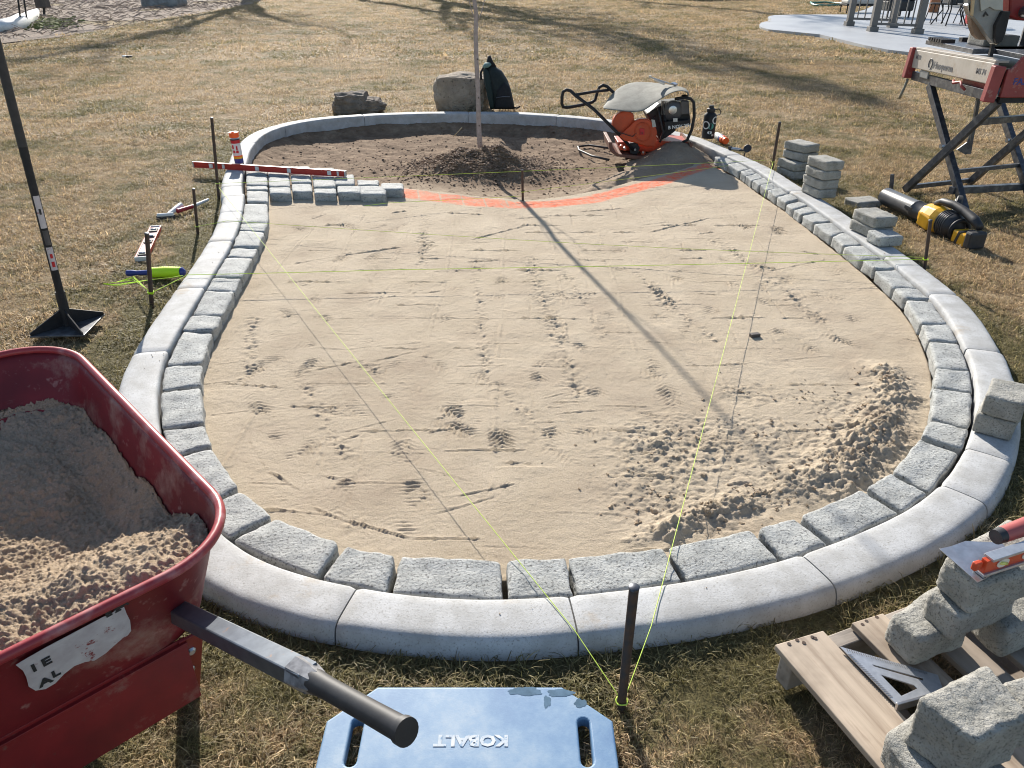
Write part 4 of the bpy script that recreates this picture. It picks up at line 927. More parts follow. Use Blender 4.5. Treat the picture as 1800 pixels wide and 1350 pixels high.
# sapling
t=thing('young_tree','slender leafless sapling with pale bark planted in the mulch mound','tree',(tree_base.x,tree_base.y,0))
tb=Vector((tree_base.x,tree_base.y,.0)); 
pts=[]; rr=[]
for i,(x,y) in enumerate([(846,275),(843,235),(841,200),(839,160),(838,120),(838,90),(836,60),(836,25),(833,-10),(832,-60),(834,-130),(835,-220)]):
    q=PY(x,y,tb.y); pts.append(q); rr.append([.025,.022,.0205,.0195,.019,.0185,.018,.017,.016,.0145,.012,.010][i])
pts[0].z=-.10
for dz_,r_ in ((.5,.0085),(1.0,.006),(1.45,.003)): pts.append(pts[11]+Vector((.03*dz_,-.04*dz_,dz_))); rr.append(r_)
for i in (2,4,6): pts[i].y+=.008
for i,dx_ in ((1,-.004),(3,.006),(5,-.005),(7,.006),(8,-.004)): pts[i].x+=dx_
obj('trunk',MB().tube(pts,rr,14),'bark',t,True)
mb=MB()
for (x,y),s in (((840,37),1),((838,40),-1),((834,-150),1)):
    a=PY(x,y,tb.y); L=.26; mb.tube([a,a+Vector((.03*s,.01*s,L*.25)),a+Vector((.06*s,.02,L*.62)),a+Vector((.07*s,.03,L)),a+Vector((.075*s,.03,L*1.4))],[.005,.004,.003,.0025,.0015],6)
obj('twigs',mb,'bark',t,True)
for y_ in (221,172,104): 
    q_=PY(842-(205-y_)*.02 if y_>150 else 839.5,y_,tb.y-.017); obj('knot',MB().lathe([(.006,0),(.005,.003),(.002,.004)],q_,(0,-1,0),8),'bark_dark',t,True)
# straw and sticks in the bed
for (a,b,lab) in (((812,224),(797,240),'pale dry stalk poking out of the mulch mound left of the sapling'),((754,299),(760,309),'short pale bent twig at the front left of the mulch mound'),):
    q0=P(*b,.03);q1=PY(a[0],a[1],q0.y+.03); tag(obj('dry_stalk',MB().tube([q0,q0.lerp(q1,.5)+Vector((.005,0,.004)),q1],.004,5),'straw',None,True),lab,'twig','dry stalks lying in the planting bed')
# ------------------------------------------------------------------ plate compactor
YC=7.05
t=thing('plate_compactor','orange and black plate compactor with grey rubber cover at the edge of the bed','compactor',(P(1130,268,0).x,YC,-.05))
def C(zx,zy,Y=YC): return PY(960+zx/5,120+zy/5,Y)      # points read off an enlarged crop
def plate(px,Y0,Y1,mt,name,bevel=.004,parent=None,smooth=False):
    mb=MB(); p=[C(x,y,Y0) for x,y in px]; mb.prism(p,(0,Y1-Y0,0)); return obj(name,mb,mt,parent or t,smooth,bevel=bevel,sharp=35)
# base plate: upturned tray
plate([(550,650),(560,730),(620,775),(780,800),(860,800),(1180,790),(1280,740),(1290,660),(1270,650),(1255,725),(1160,765),(860,775),(640,755),(590,720),(580,650)],YC-.22,YC+.24,mat('rusty_plate',(.14,.06,.045),.6,(.22,.10,.06),20),'base_plate',.003)
plate([(630,650),(645,720),(900,735),(980,720),(1100,700),(1250,690),(1250,650),(1000,640)],YC-.12,YC+.16,'orange_guard','console_deck')
# belt guards
def disc_outline(cx,cy,r,a0,a1,n=16): return [(cx+r*math.cos(R(a0+(a1-a0)*i/n)),cy+r*math.sin(R(a0+(a1-a0)*i/n))) for i in range(n+1)]
plate(disc_outline(700,495,118,100,290)+[(770,400),(775,500),(700,600)],YC-.17,YC-.10,'orange_guard','rear_guard',.008)
plate([(640,600)]+disc_outline(850,570,125,215,375,14)+[(975,640),(960,690),(880,690),(760,650),(690,640)],YC-.22,YC-.15,'orange_guard','belt_guard',.010)
obj('guard_ring',MB().tube([C(850+70*math.cos(a),560+82*math.sin(a),YC-.225) for a in np.linspace(0,6.283,26)[:-1]],.004,6,True),'orange_guard',t,True)
plate([(822,530),(865,530),(865,585),(822,585)],YC-.226,YC-.221,'red_plastic','emblem',.001)
text('emblem_print','H',.030,'ink',C(829,580,YC-.228),(1,0,0),(0,0,1),t)
for x,y in ((688,700),(850,740),(660,690),(780,715)): obj('rubber_mount',MB().lathe([(.020,-.03),(.020,.02)],C(x,y,YC-.15),(0,1,0),12),'orange_guard' if x!=780 else 'black_metal',t,True,sharp=40)
plate([(730,660),(800,655),(825,700),(800,760),(740,750)],YC-.20,YC-.16,'black_metal','handle_bracket')
for x,y in((780,712),(850,735),(688,700)): obj('bolt',MB().lathe([(.010,-.02),(.010,.0)],C(x,y,YC-.21),(0,1,0),6),'steel',t)
# engine
plate([(880,400),(1010,330),(1250,300),(1275,480),(1160,510),(1130,560),(1060,610),(1000,640),(960,560)],YC-.10,YC+.20,'black_metal','engine_block',.012)
plate([(1180,290),(1255,285),(1260,405),(1185,410)],YC-.14,YC-.09,'dark_plastic','air_filter',.008)
for i in range(7): obj('cooling_fin',MB().box(C(1015+i*13,345+i*1.5,YC-.115),(.006,.05,.11)),'dark_plastic',t)
obj('fuel_cap',MB().lathe([(.03,0),(.03,.03),(.015,.035)],C(1215,270,YC-.02),(0,0,1),12),'black_rubber',t,True,sharp=40)
obj('throttle_cable',MB().tube([C(200,200,YC-.19),C(400,350,YC-.215),C(600,550,YC-.225),C(760,600,YC-.235),C(900,470,YC-.16),C(960,420,YC-.12)],.004,6),'black_rubber',t,True)
obj('starter_housing',MB().lathe([(.085,0),(.085,-.03),(.06,-.045),(.03,-.05)],C(1110,370,YC-.10),(0,1,0),20),'dark_plastic',t,True,sharp=40)
obj('chrome_cap',MB().lathe([(.036,0),(.036,-.018),(.02,-.022)],C(1110,365,YC-.145),(0,1,0),14),'steel',t,True,sharp=40)
obj('exhaust',MB().tube([C(1040,380,YC-.12),C(1045,520,YC-.13),C(1010,620,YC-.13)],.016,8),'black_metal',t,True)
obj('hose',MB().tube([C(985,340,YC-.12),C(1000,440,YC-.15),C(1030,560,YC-.15),C(1000,650,YC-.14)],.010,8),'black_rubber',t,True)
plate([(1040,470),(1270,455),(1268,495),(1050,545)],YC-.17,YC-.10,'black_metal','maker_panel',.003)
text('maker_letters','B NOV 20V',.040,'white',C(1072,537,YC-.172),(1,0,.12),(0,0,1),t,bold=.001)
plate([(1115,440),(1155,438),(1155,470),(1118,472)],YC-.175,YC-.171,'alu','plate_label',.001)
plate([(925,450),(955,455),(968,515),(935,520)],YC-.232,YC-.224,'clear_guard','warning_label',.001)
# curved rubber cover
mb=MB(); n=14; V=[]
prof_=[(500,340),(560,230),(640,160),(730,122),(830,112),(950,122),(1060,140),(1160,155),(1225,175),(1252,215),(1258,250)]
near_=[(495,345),(530,270),(600,200),(700,150),(900,150)]
L=len(prof_)
front=[C(498,350,YC-.24),C(600,365,YC-.27),C(830,392,YC-.30),C(900,345,YC-.30),C(960,300,YC-.30),C(1040,245,YC-.28),C(1120,200,YC-.26),C(1200,190,YC-.24),C(1245,205,YC-.22),C(1255,235,YC-.20),C(1255,255,YC-.20)]
back=[C(500,340,YC-.10),C(545,255,YC+.10),C(620,175,YC+.22),C(700,130,YC+.26),C(800,112,YC+.28),C(900,118,YC+.28),C(1000,130,YC+.28),C(1110,150,YC+.26),C(1200,168,YC+.22),C(1245,190,YC+.20),C(1256,240,YC+.18)]
rows=8
for i in range(rows):
    f=i/(rows-1)
    for k in range(L):
        V.append(front[k].lerp(back[k],f)+Vector((0,0,.012*math.sin(math.pi*f))))
Fs=[(i*L+k,i*L+k+1,(i+1)*L+k+1,(i+1)*L+k) for i in range(rows-1) for k in range(L-1)]
cv=mkmesh('rubber_cover',V,Fs,M['rubber_cover'],True,t); md=cv.modifiers.new('thick','SOLIDIFY'); md.thickness=.010; md.offset=-1; sb=cv.modifiers.new('sub','SUBSURF'); sb.levels=1; sb.render_levels=2
# roll cage
def pipe(name,pts,r,mt='black_metal',Ys=None): return obj(name,MB().tube(pts,r,10),mt,t,True)
for Yo in(-.17,.17): pipe('cage_bar',[C(1130,270,YC+Yo),C(1200,258,YC+Yo),C(1270,268,YC+Yo),C(1298,300,YC+Yo),C(1302,420,YC+Yo),C(1280,540,YC+Yo),C(1240,630,YC+Yo),C(1200,650,YC+Yo)],.013)
pipe('cage_crossbar',[C(1300,330,YC-.17),C(1300,330,YC+.17)],.012)
# handle
def hb(x,y,Y): return C(x,y,Y)
pipe('handle_bar',[hb(770,720,YC-.20),hb(600,540,YC-.20),hb(420,360,YC-.19),hb(260,240,YC-.18),hb(215,198,YC-.18),hb(180,190,YC-.18),hb(150,205,YC-.18),hb(140,250,YC-.18),hb(138,310,YC-.18),hb(150,340,YC-.17),hb(185,345,YC-.15),hb(300,325,YC+.0),hb(400,300,YC+.15),hb(430,280,YC+.17),hb(450,210,YC+.18),hb(470,165,YC+.18),hb(500,148,YC+.18),hb(535,160,YC+.18),hb(600,220,YC+.17),hb(700,320,YC+.16)],.014)
pipe('handle_crossbar',[hb(265,232,YC-.18),hb(420,205,YC+.05),hb(545,192,YC+.18)],.012)
# wrench on the cover
tt_=thing('hand_wrench','chrome hand wrench lying on top of the grey compactor cover','tool',tuple(C(1040,135,YC)))
a=C(912,90,YC-.05);b=C(1140,165,YC-.02); a.z+=.012; b.z+=.012
obj('shank',MB().beam(a,b,.022,.010),'steel',tt_,bevel=.003); obj('head',MB().beam(b-(b-a)*.12+Vector((0,.02,.01)),b+Vector((0,-.01,.005)),.05,.016),'steel',tt_,bevel=.003); obj('jaw',MB().beam(a.lerp(b,.15)+Vector((0,0,-.008)),a.lerp(b,.55)+Vector((0,-.02,-.016)),.035,.018),'steel',tt_,bevel=.003); obj('pin',MB().lathe([(.012,-.01),(.012,.012)],a,(0,0,1),10),'steel',tt_,True,sharp=40)
# cord loop on the soil
tag(obj('power_lead',MB().tube([P(1080,262,-.07),P(1035,255,-.08),P(1016,258,-.08),P(1018,264,-.08),P(1040,274,-.07),P(1070,281,-.06)],.010,6),'black_rubber',None,True),'thin black cord looped on the soil left of the compactor','cord')
# ------------------------------------------------------------------ leaf blower
t=thing('leaf_blower','yellow and black battery leaf blower lying on the right lawn','leaf blower',tuple(P(1640,385,0)))
p0=P(1557,345,.075);p1=P(1632,378,.075); ax=(p1-p0).normalized(); L=(p1-p0).length
tube_r=.058
mb=MB(); mb.lathe([(tube_r*.94,.01),(tube_r,0),(tube_r,L*.72),(tube_r*1.06,L*.73),(tube_r*1.06,L*.76),(tube_r*1.0,L*.77),(tube_r*.98,L)],p0,ax,28); obj('nozzle_tube',mb,'dark_plastic',t,True,sharp=40)
obj('nozzle_bore',MB().lathe([(tube_r*.86,.001),(tube_r*.86,-.001)],p0-ax*.002,ax,24),'ink',t)
side=ax.cross(Vector((0,0,1))).normalized(); up=Vector((0,0,1))
q=p0+ax*L*.70; obj('latch',MB().beam(q-ax*.03+side*.052+up*.015,q+ax*.04+side*.052+up*.015,.02,.022),'dark_plastic',t,bevel=.003)
h=p1; hs=ax
obj('yellow_housing',MB().lathe([(.060,-.02),(.074,-.01),(.086,.05),(.088,.11),(.076,.15),(.06,.16)],h,ax,10),'yellow',t,False,bevel=.006)
obj('housing_vent',MB().beam(h+ax*.02+side*.075-up*.005,h+ax*.12+side*.075-up*.02,.03,.08),'yellow',t,bevel=.008)
obj('intake',MB().lathe([(.070,.15),(.078,.16),(.078,.24),(.06,.27),(.03,.28)],h,ax,20),'black_rubber',t,True,sharp=40)
mbr=MB()
for i in range(5): mbr.tube([h+ax*(.165+i*.016)+(side*math.cos(a)+up*math.sin(a))*.080 for a in np.linspace(0,6.283,22)[:-1]],.0035,5,True)
obj('intake_ribs',mbr,'dark_plastic',t,True)
hand=[h+ax*.04+up*.085,h+ax*.09+up*.112,h+ax*.18+up*.115-side*.01,h+ax*.26+up*.10-side*.02,h+ax*.36+up*.075-side*.02,h+ax*.44+up*.055]
obj('top_handle',MB().tube(hand,[.018,.022,.024,.026,.030,.022],10),'black_rubber',t,True)
obj('grip_loop',MB().tube([h+ax*.29+(side*math.cos(a)*.062+up*(math.sin(a)*.060-.01)) for a in np.linspace(0,6.283,22)[:-1]],.013,8,True),'black_metal',t,True)
obj('battery',MB().beam(h+ax*.31-up*.028+side*.01,h+ax*.42-up*.034+side*.01,.105,.075),'yellow',t,bevel=.010)
obj('battery_base',MB().beam(h+ax*.415-up*.02+side*.01,h+ax*.47-up*.02+side*.01,.11,.10),'black_rubber',t,bevel=.012)
obj('battery_slot',MB().beam(h+ax*.35-up*.025+side*.01,h+ax*.37-up*.03+side*.01,.109,.079),'black_rubber',t,bevel=.002)
# ------------------------------------------------------------------ masonry saw on folding stand
XS=3.02
t=thing('masonry_saw','dusty masonry table saw with red ends on a folding steel stand','saw',(3.3,5.5,0))
B=P(1591,334,.03);A=P(1696,372,.03); tA=Vector((3.0,5.86,.715)); tB=Vector((3.05,5.07,.725))
dv=Vector((.57,.20,0))
for o_,k in ((Vector((0,0,0)),0),(dv,1)):
    obj('stand_leg',MB().beam(A+o_,tA+o_*.98,.040,.050),'worn_steel',t,bevel=.002); obj('stand_leg',MB().beam(B+o_,tB+o_*.98,.038,.048,),'worn_steel',t,bevel=.002)
    obj('pivot_bolt',MB().lathe([(.016,-.05),(.016,.05)],(A+tA)/2+o_,(1,.2,0),8),'steel',t)
for a,b,w in ((B+Vector((0,0,.02)),B+dv+Vector((0,0,.02)),.03),(A+Vector((-.04,.16,.10)),A+dv+Vector((0,.14,.08)),.045),(A.lerp(tA,.30),A.lerp(tA,.30)+dv,.026),(tB+Vector((0.02,.2,-.16)),tB+dv+Vector((0.1,.25,-.16)),.04)):
    obj('cross_rail',MB().beam(a,b,w,w),'worn_steel',t,bevel=.002)
for b_ in (B,B+dv): obj('foot_peg',MB().beam(b_+Vector((-.10,0,-.02)),b_+Vector((-.11,.02,.11)),.02,.02),'worn_steel',t)
wc=P(1683,366,.075)
wh=obj('stand_wheel',MB().lathe([(.075,-.018),(.082,-.012),(.082,.012),(.075,.018)],wc,(.8,-.5,0),24),'black_rubber',t,True,sharp=40)
obj('wheel_disc',MB().lathe([(.06,-.022),(.055,-.026)],wc,(.8,-.5,0),20),'white',wh,True,sharp=40)
obj('stand_gusset',MB().prism([PY(1682,263,5.75),PY(1700,250,5.75),PY(1707,230,5.75),PY(1702,270,5.75),PY(1697,272,5.75)],(0,.006,0)),'worn_steel',t)
obj('lift_strut',MB().beam(PY(1703,270,5.76),PY(1722,160,5.76),.022,.022),'worn_steel',t)
# tray and frame
x0=2.98;y0,y1=5.05,6.16
for xq in(.02,.60): obj('frame_rail',MB().beam((x0+xq,y0+.02,.755),(x0+xq,y1-.03,.745),.035,.06),'worn_steel',t,bevel=.002)
obj('side_panel',MB().beam((x0,y0+.03,.885),(x0,y1-.03,.862),.03,.125),'silver_paint',t,bevel=.006)
obj('panel_lip',MB().beam((x0+.03,y0+.03,.955),(x0+.03,y1-.03,.932),.085,.016),'silver_paint',t,bevel=.003)
obj('water_pan',MB().box((x0+.31,(y0+y1)/2,.845),(.54,y1-y0-.10,.09)),'black_metal',t,bevel=.01)
for yy,nm in ((y1-.005,'far'),(y0,'near')): obj('corner_post',MB().beam((x0-.015,yy,.725),(x0+.0,yy,.935),.07,.05,up=(0,1,0)),'red_saw',t,bevel=.006)
obj('end_panel',MB().box((x0+.36,y0-.005,.835),(.62,.03,.165)),'red_saw',t,bevel=.006)
obj('end_channel',MB().box((x0+.36,y0+.015,.735),(.60,.04,.03)),'black_metal',t)
obj('end_bracket',MB().prism([(x0+.06,y0-.02,.91),(x0+.20,y0-.02,.91),(x0+.17,y0-.02,.975),(x0+.12,y0-.02,.99),(x0+.09,y0-.02,.94)],(0,.02,0)),'red_saw',t,bevel=.003)
text('maker_name','Husqvarna',.062,'ink_grey',(x0-.0158,y1-.35,.835),(0,-1,.021),(0,0,1),t,bold=.0012)
obj('maker_crest',MB().tube([(x0-.0165,y1-.305+.026*math.cos(a),.857+.032*math.sin(a)) for a in np.linspace(0,6.283,18)[:-1]],.0035,5,True),'ink_grey',t)
text('model_number','MS 74',.045,'ink_grey',(x0-.0158,y0+.21,.868),(0,-1,.021),(0,0,1),t,bold=.001)
text('side_letters','MTR',.040,'ink_grey',(x0-.0158,y1-.07,.865),(0,-1,.021),(0,0,1),t,bold=.001)
text('end_letters','FAST',.055,'blue',(x0+.10,y0-.0212,.83),(1,0,-.03),(0,0,1),t,bold=.001)
obj('tray_bag',MB().box((x0-.0,y1-.22,.775),(.012,.13,.05)),'guard',t,bevel=.005)
obj('latch_hook',MB().tube([(x0-.03,y0+.42,.795),(x0-.05,y0+.38,.785),(x0-.03,y0+.33,.80),(x0-.05,y0+.27,.78),(x0-.03,y0+.25,.76)],.009,6),'red_saw',t,True)
obj('lower_red_bar',MB().beam((x0+.04,y0+.05,.80),(x0+.04,y0+.42,.795),.02,.05),'red_metal',t)
obj('drip_tag',MB().tube([(x0-.02,y1-.03,.72),(x0-.015,y1-.0,.66),(x0-.035,y1-.02,.62),(x0-.03,y1+.01,.58)],.010,6),'rubber_cover',t,True)
# sliding table
obj('sliding_table',MB().box((x0+.30,(y0+y1)/2+.22,.972),(.48,.66,.03)),'worn_steel',t,bevel=.003)
obj('table_extension',MB().box((x0+.42,(y0+y1)/2-.25,.972),(.42,.66,.03)),'worn_steel',t,bevel=.003)
mb=MB()
for i in range(6): mb.box((x0+.10,y1-.06-i*.035,.998),(.10,.018,.022))
obj('roller_slots',mb,'black_rubber',t)
for i in range(2): obj('table_clip',MB().box((x0+.28+i*.10,y1-.12,1.0),(.06,.05,.025)),'black_metal',t,bevel=.002)
tag(stone('cut_paver',[Vector(v) for v in ((x0+.20,5.62,1.06),(x0+.42,5.62,1.06),(x0+.42,5.86,1.06),(x0+.20,5.86,1.06))],.073,mat('wet_paver',(.13,.13,.12),.6,(.09,.09,.085),18,bscale=90,bstr=.8,bdist=.004),None,n=8,rough=.002,rnd=.006,seed=99),'dark wet paver waiting on the saw table','paver')
# blade head
def sp(px,Y0,th,name,m,bev=.004,par=None): return obj(name,MB().prism([PY(x,y,Y0) for x,y in px],(0,th,0)),m,par or t,bevel=bev)
YH=5.30
sp([(1703,-30),(1702,18),(1707,28),(1712,30),(1724,45),(1736,64),(1746,76),(1752,77),(1763,30),(1765,-30)],YH,.06,'blade_guard','guard')
sp([(1706,28),(1711,30),(1722,42),(1733,60),(1738,70),(1722,70),(1713,62),(1708,48)],YH+.05,.05,'splash_flap','brown_flap')
sp([(1763,20),(1777,20),(1768,58),(1762,73),(1752,78),(1749,68),(1750,45)],YH-.03,.10,'guard_side','black_metal')
sp([(1722,-10),(1764,-8),(1763,18),(1748,17),(1740,12),(1725,20)],YH-.012,.010,'clear_window','clear_guard',.002)
sp([(1728,28),(1733,20),(1738,27),(1736,28),(1733,24),(1730,30)],YH-.006,.004,'guard_emblem','ink',0)
sp([(1711,-30),(1717,-30),(1711,28),(1708,27)],YH-.02,.02,'hinge_strip','straw',.001)
sp([(1700,10),(1706,2),(1707,22),(1704,27),(1702,20)],YH+.0,.05,'spray_nozzle','steel',.003)
obj('saw_blade',MB().lathe([(.07,-.002),(.07,.002)],PY(1747,74,YH+.05)+Vector((0,0,.05)),(1,.15,0),30),'steel',t,True,sharp=40)
obj('blade_tip_bracket',MB().prism([PY(x,y,YH) for x,y in ((1744,78),(1750,78),(1745,100),(1739,99))],(0,.02,0)),'black_metal',t)
sp([(1778,-40),(1850,-40),(1850,40),(1790,36),(1774,30)],YH+.02,.30,'motor_housing','red_metal',.012)
obj('motor_knob',MB().lathe([(.035,0),(.035,-.06),(.025,-.07)],PY(1800,21,YH+.02),(0,1,0),14),'dark_plastic',t,True,sharp=40)
obj('rear_post',MB().beam((x0+.55,5.75,.98),(x0+.50,5.65,1.45),.08,.08),'worn_steel',t,bevel=.004)
obj('head_arm',MB().beam((x0+.52,5.70,1.40),(x0+.38,5.35,1.42),.10,.10),'red_metal',t,bevel=.01)
# ------------------------------------------------------------------ pallet with stones and tools
ZL=.125
o0=P(1362,1133,ZL); far_=P(1547,1350,ZL); d1=(far_-o0).normalized(); d2=Vector((0,0,1)).cross(d1); 
if d2.x<0: d2=-d2
M['wood']=wood('pallet_wood',(.44,.355,.27),(.23,.165,.115),-math.atan2(d1.y,d1.x))
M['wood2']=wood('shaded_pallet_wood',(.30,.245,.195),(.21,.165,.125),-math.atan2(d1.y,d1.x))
M['wood3']=wood('fresh_pallet_wood',(.46,.27,.13),(.36,.20,.09),-math.atan2(d1.y,d1.x))
M['wood_end']=wood('grey_pallet_runner',(.36,.31,.26),(.24,.20,.165),-math.atan2(d2.y,d2.x))
t=thing('wood_pallet','weathered wooden pallet on the grass at the lower right','pallet',tuple(Vector((o0.x,o0.y,0))))
def off2(p): 
    q=P(*p,ZL)-o0; return q.dot(d1),q.dot(d2)
b1a=off2((1447,1108)); b2a=off2((1497,1095)); b2b=off2((1552,1078))
w1=b1a[1]; o2=b2a[1]; w2=b2b[1]-b2a[1]
LP=1.05
def board(u0,u1,v0,v1,z,th,m,nm='deck_board',skew=0):
    c=[o0+d1*u0+d2*v0,o0+d1*(u0+skew)+d2*v1,o0+d1*u1+d2*v1,o0+d1*u1+d2*v0]
    mb=MB(); mb.prism([Vector((q.x,q.y,z-th)) for q in c],(0,0,th)); return obj(nm,mb,m,t,bevel=.0025)
board(0,LP,0,w1,ZL,.017,'wood',skew=b1a[0])
board(b2a[0]+.0,LP,o2,o2+w2,ZL+.001,.017,'wood',skew=b2b[0]-b2a[0])
v=o2+w2+.045
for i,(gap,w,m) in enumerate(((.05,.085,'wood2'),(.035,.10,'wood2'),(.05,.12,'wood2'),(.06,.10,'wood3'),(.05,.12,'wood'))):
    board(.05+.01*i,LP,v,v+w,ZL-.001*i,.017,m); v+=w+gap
vend=v
for u in (.012,LP/2-.02,LP-.06):
    mb=MB(); a_=o0+d1*(u+.02)+d2*.012; b_=o0+d1*(u-.02)+d2*(vend-.02); 
    a_.z=b_.z=(ZL-.019+.022)/2; mb.beam(a_,b_,.040,ZL-.019-.022); obj('stringer',mb,'wood_end',t,bevel=.003)
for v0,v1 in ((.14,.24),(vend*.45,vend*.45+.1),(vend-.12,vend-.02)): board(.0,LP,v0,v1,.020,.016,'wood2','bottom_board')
mb=MB()
for (x,y) in ((1387,1132),(1401,1125),(1413,1130),(1428,1120),(1433,1122),(1523,1092),(1541,1085),(1516,1098)):
    q=P(x,y,ZL+.0005); mb.lathe([(.0045,0),(.0045,.0012)],q,(0,0,1),8)
obj('nail_heads',mb,'rust',t)
g5='tumbled pavers piled at the back of the pallet'
def qstone(px,zt,th,seed,label,group,n=30,rough=.0040,rnd=.014,m='paver_warm',tilt=(0,0,0,0)):
    q=[P(x,y,zt)+Vector((0,0,dz)) for (x,y),dz in zip(px,tilt)]
    return tag(stone('loose_paver',q,th,m,None,n=n,rough=rough,rnd=rnd,seed=seed),label,'paver',group)
qstone([(1566,1076),(1618,1128),(1712,1092),(1648,1026)],.215,.088,301,'lowest paver at the left end of the pile at the back of the pallet',g5)
qstone([(1632,1036),(1686,1086),(1800,1040),(1732,980)],.285,.080,302,'second paver up at the back of the pallet',g5)
qstone([(1716,1062),(1776,1112),(1900,1060),(1830,1000)],.215,.088,306,'paver on the pallet boards behind the lowest one of the pile',g5)
qstone([(1659,978),(1722,1030),(1880,985),(1775,905)],.375,.090,303,'top paver of the pile, under the trowel and torpedo level',g5)
g6='tumbled pavers stacked at the front of the pallet'
qstone([(1556,1288),(1650,1420),(1800,1370),(1640,1225)],.205,.078,311,'lower paver of the front pallet stack, showing on the left',g6)
qstone([(1612,1222),(1715,1300),(1818,1262),(1735,1160)],.335,.128,312,'large square paver on top of the front pallet stack',g6,n=34,rough=.0045)
qstone([(1760,1195),(1800,1260),(1900,1240),(1860,1170)],.30,.10,313,'paver behind the top one of the front pallet stack',g6)
# speed square
s0=P(1478,1142,.132); s1=P(1577,1240,.132); s2=P(1690,1205,.132)
ux=(s1-s0).normalized(); n_=Vector((0,0,1)); uy=n_.cross(ux)
L1=(s1-s0).length; L2=(s2-s0).length
def l2(p): 
    q=P(*p,.132)-s0; return (q.dot(ux),q.dot(uy))
tri=[l2(p) for p in ((1476,1138),(1577,1242),(1660,1222),(1648,1188))]
hole=[l2(p) for p in ((1548,1188),(1584,1225),(1612,1212),(1606,1206))]
slot=[l2(p) for p in ((1533,1170),(1536,1173),(1622,1198),(1622,1194))]
t=thing('speed_square','aluminium speed square lying across the gap in the pallet boards','square',tuple(s0))
outline_mesh('plate',[tri,hole,slot],.0035,'alu',s0,ux,uy,.0006,t)
a_=P(1575,1243,.134); b_=P(1650,1222,.134); obj('fence',MB().beam(a_,b_,.006,.022),'steel',t,bevel=.001)
mb=MB()
A_=P(1480,1137,.1368);B_=P(1640,1184,.1368)
for i in range(34):
    f=(i+2)/38; q=A_.lerp(B_,f); mb.box(q+Vector((0,-.004,0)),(.0012,.006 if i%2 else .010,.0006))
A2=P(1483,1145,.1368);B2=P(1572,1236,.1368)
for i in range(22):
    f=(i+2)/26; q=A2.lerp(B2,f); mb.box(q+Vector((.006,.002,0)),(.008,.0012,.0006))
obj('scale_marks',mb,'ink_grey',t)
# trowel
ZT=.385
t=thing('trowel','steel margin trowel with red and black handle on top of the pallet pile','trowel',tuple(P(1700,990,ZT)))
bl=[P(*q,ZT+dz) for q,dz in (((1651,966),.002),((1672,961),.004),((1697,952),.004),((1760,955),.004),((1788,985),.004),((1729,1019),.002),((1718,1025),.001))]
obj('blade',MB().prism(bl,(0,0,.0022)),'steel',t,bevel=.0004)
ha=P(1750,944,ZT+.045); hb_=P(1860,905,ZT+.055)
obj('handle_end',MB().tube([ha,ha+(hb_-ha)*.10],[.0165,.0175],16),'black_rubber',t,True,sharp=40)
obj('handle_grip',MB().tube([ha+(hb_-ha)*.10,ha+(hb_-ha)*.5,hb_],[.0175,.020,.019],16),mat('salmon_grip',(.42,.10,.09),.5),t,True,sharp=40)
obj('tang',MB().tube([P(1790,970,ZT+.004),P(1800,960,ZT+.03),hb_],.006,8),'steel',t,True)
# torpedo level
t=thing('torpedo_level','small orange torpedo level with yellow vials on the blade of the trowel','spirit level',tuple(P(1760,990,ZT)))
a_=P(1722,1008,ZT+.006); b_=P(1900,950,ZT+.006); dd_=(b_-a_).normalized(); ss=dd_.cross(Vector((0,0,1))).normalized()
if ss.y>0: ss=-ss
up=Vector((0,0,1))
obj('body',MB().beam(a_+up*.020,b_+up*.020,.014,.034),'level_orange',t,bevel=.001)
obj('bottom_rail',MB().beam(a_+up*.002-dd_*.004,b_+up*.002,.024,.007),'alu',t,bevel=.001)
obj('top_rail',MB().beam(a_+up*.039+dd_*.01,b_+up*.039,.024,.007),'alu',t,bevel=.001)
for f in(.16,.40,.68):
    c=a_+dd_*((b_-a_).length*f)+up*.021+ss*.0075; rx=[(.017*math.cos(x_),.011*math.sin(x_)) for x_ in np.linspace(0,6.283,17)[:-1]]
    w_=outline_mesh('vial_window',[rx],.0016,'vial_frame',c,dd_,up,0,t)
    obj('vial',MB().tube([c+ss*.002-dd_*.010+up*.004,c+ss*.002+dd_*.010-up*.004],.0038,8),'vial',w_,True)
obj('torpedo_nose',MB().beam(a_-dd_*.022+up*.022-ss*.004,a_-dd_*.002+up*.022-ss*.004,.012,.020),'level_orange',t,bevel=.003)
# ------------------------------------------------------------------ blue kneeling board
ZB=.050
bw=[P(x,y,ZB) for x,y in ((664,1207),(988,1207),(1078,1272),(1086,1350),(560,1350),(575,1262))]
yc0=bw[0].y; xl=bw[4].x; xr=bw[3].x
t=thing('kneeling_board','scuffed sky blue plastic kneeling board lying on the grass at the front','kneeling board',((xl+xr)/2,.8,.0))
yb=bw[5].y*.5+bw[2].y*.5; y_low=.60
x5,x2=bw[5].x,bw[2].x; cut=yc0-yb
ol=[(bw[0].x,yc0),(bw[1].x,yc0),(x2,yb),(x2,y_low+cut),(bw[1].x,y_low),(bw[0].x,y_low),(x5,y_low+cut),(x5,yb)]
ol=ol[::-1]
def slot_(cx,y0_,y1_,w):
    r=w/2; return [(cx+r*math.cos(a),y1_-r+r*math.sin(a)) for a in np.linspace(0,math.pi,8)]+[(cx+r*math.cos(a),y0_+r+r*math.sin(a)) for a in np.linspace(math.pi,2*math.pi,8)]
ya=P(1030,1262,ZB).y; yb2=P(1030,1347,ZB).y
xa=P(1029,1305,ZB).x; xb=P(622,1305,ZB).x
outline_mesh('panel',[ol,slot_(xa,yb2,ya,.026),slot_(xb,yb2,ya,.026)],.030,'board',(0,0,ZB-.030),(1,0,0),(0,1,0),.005,t,3)
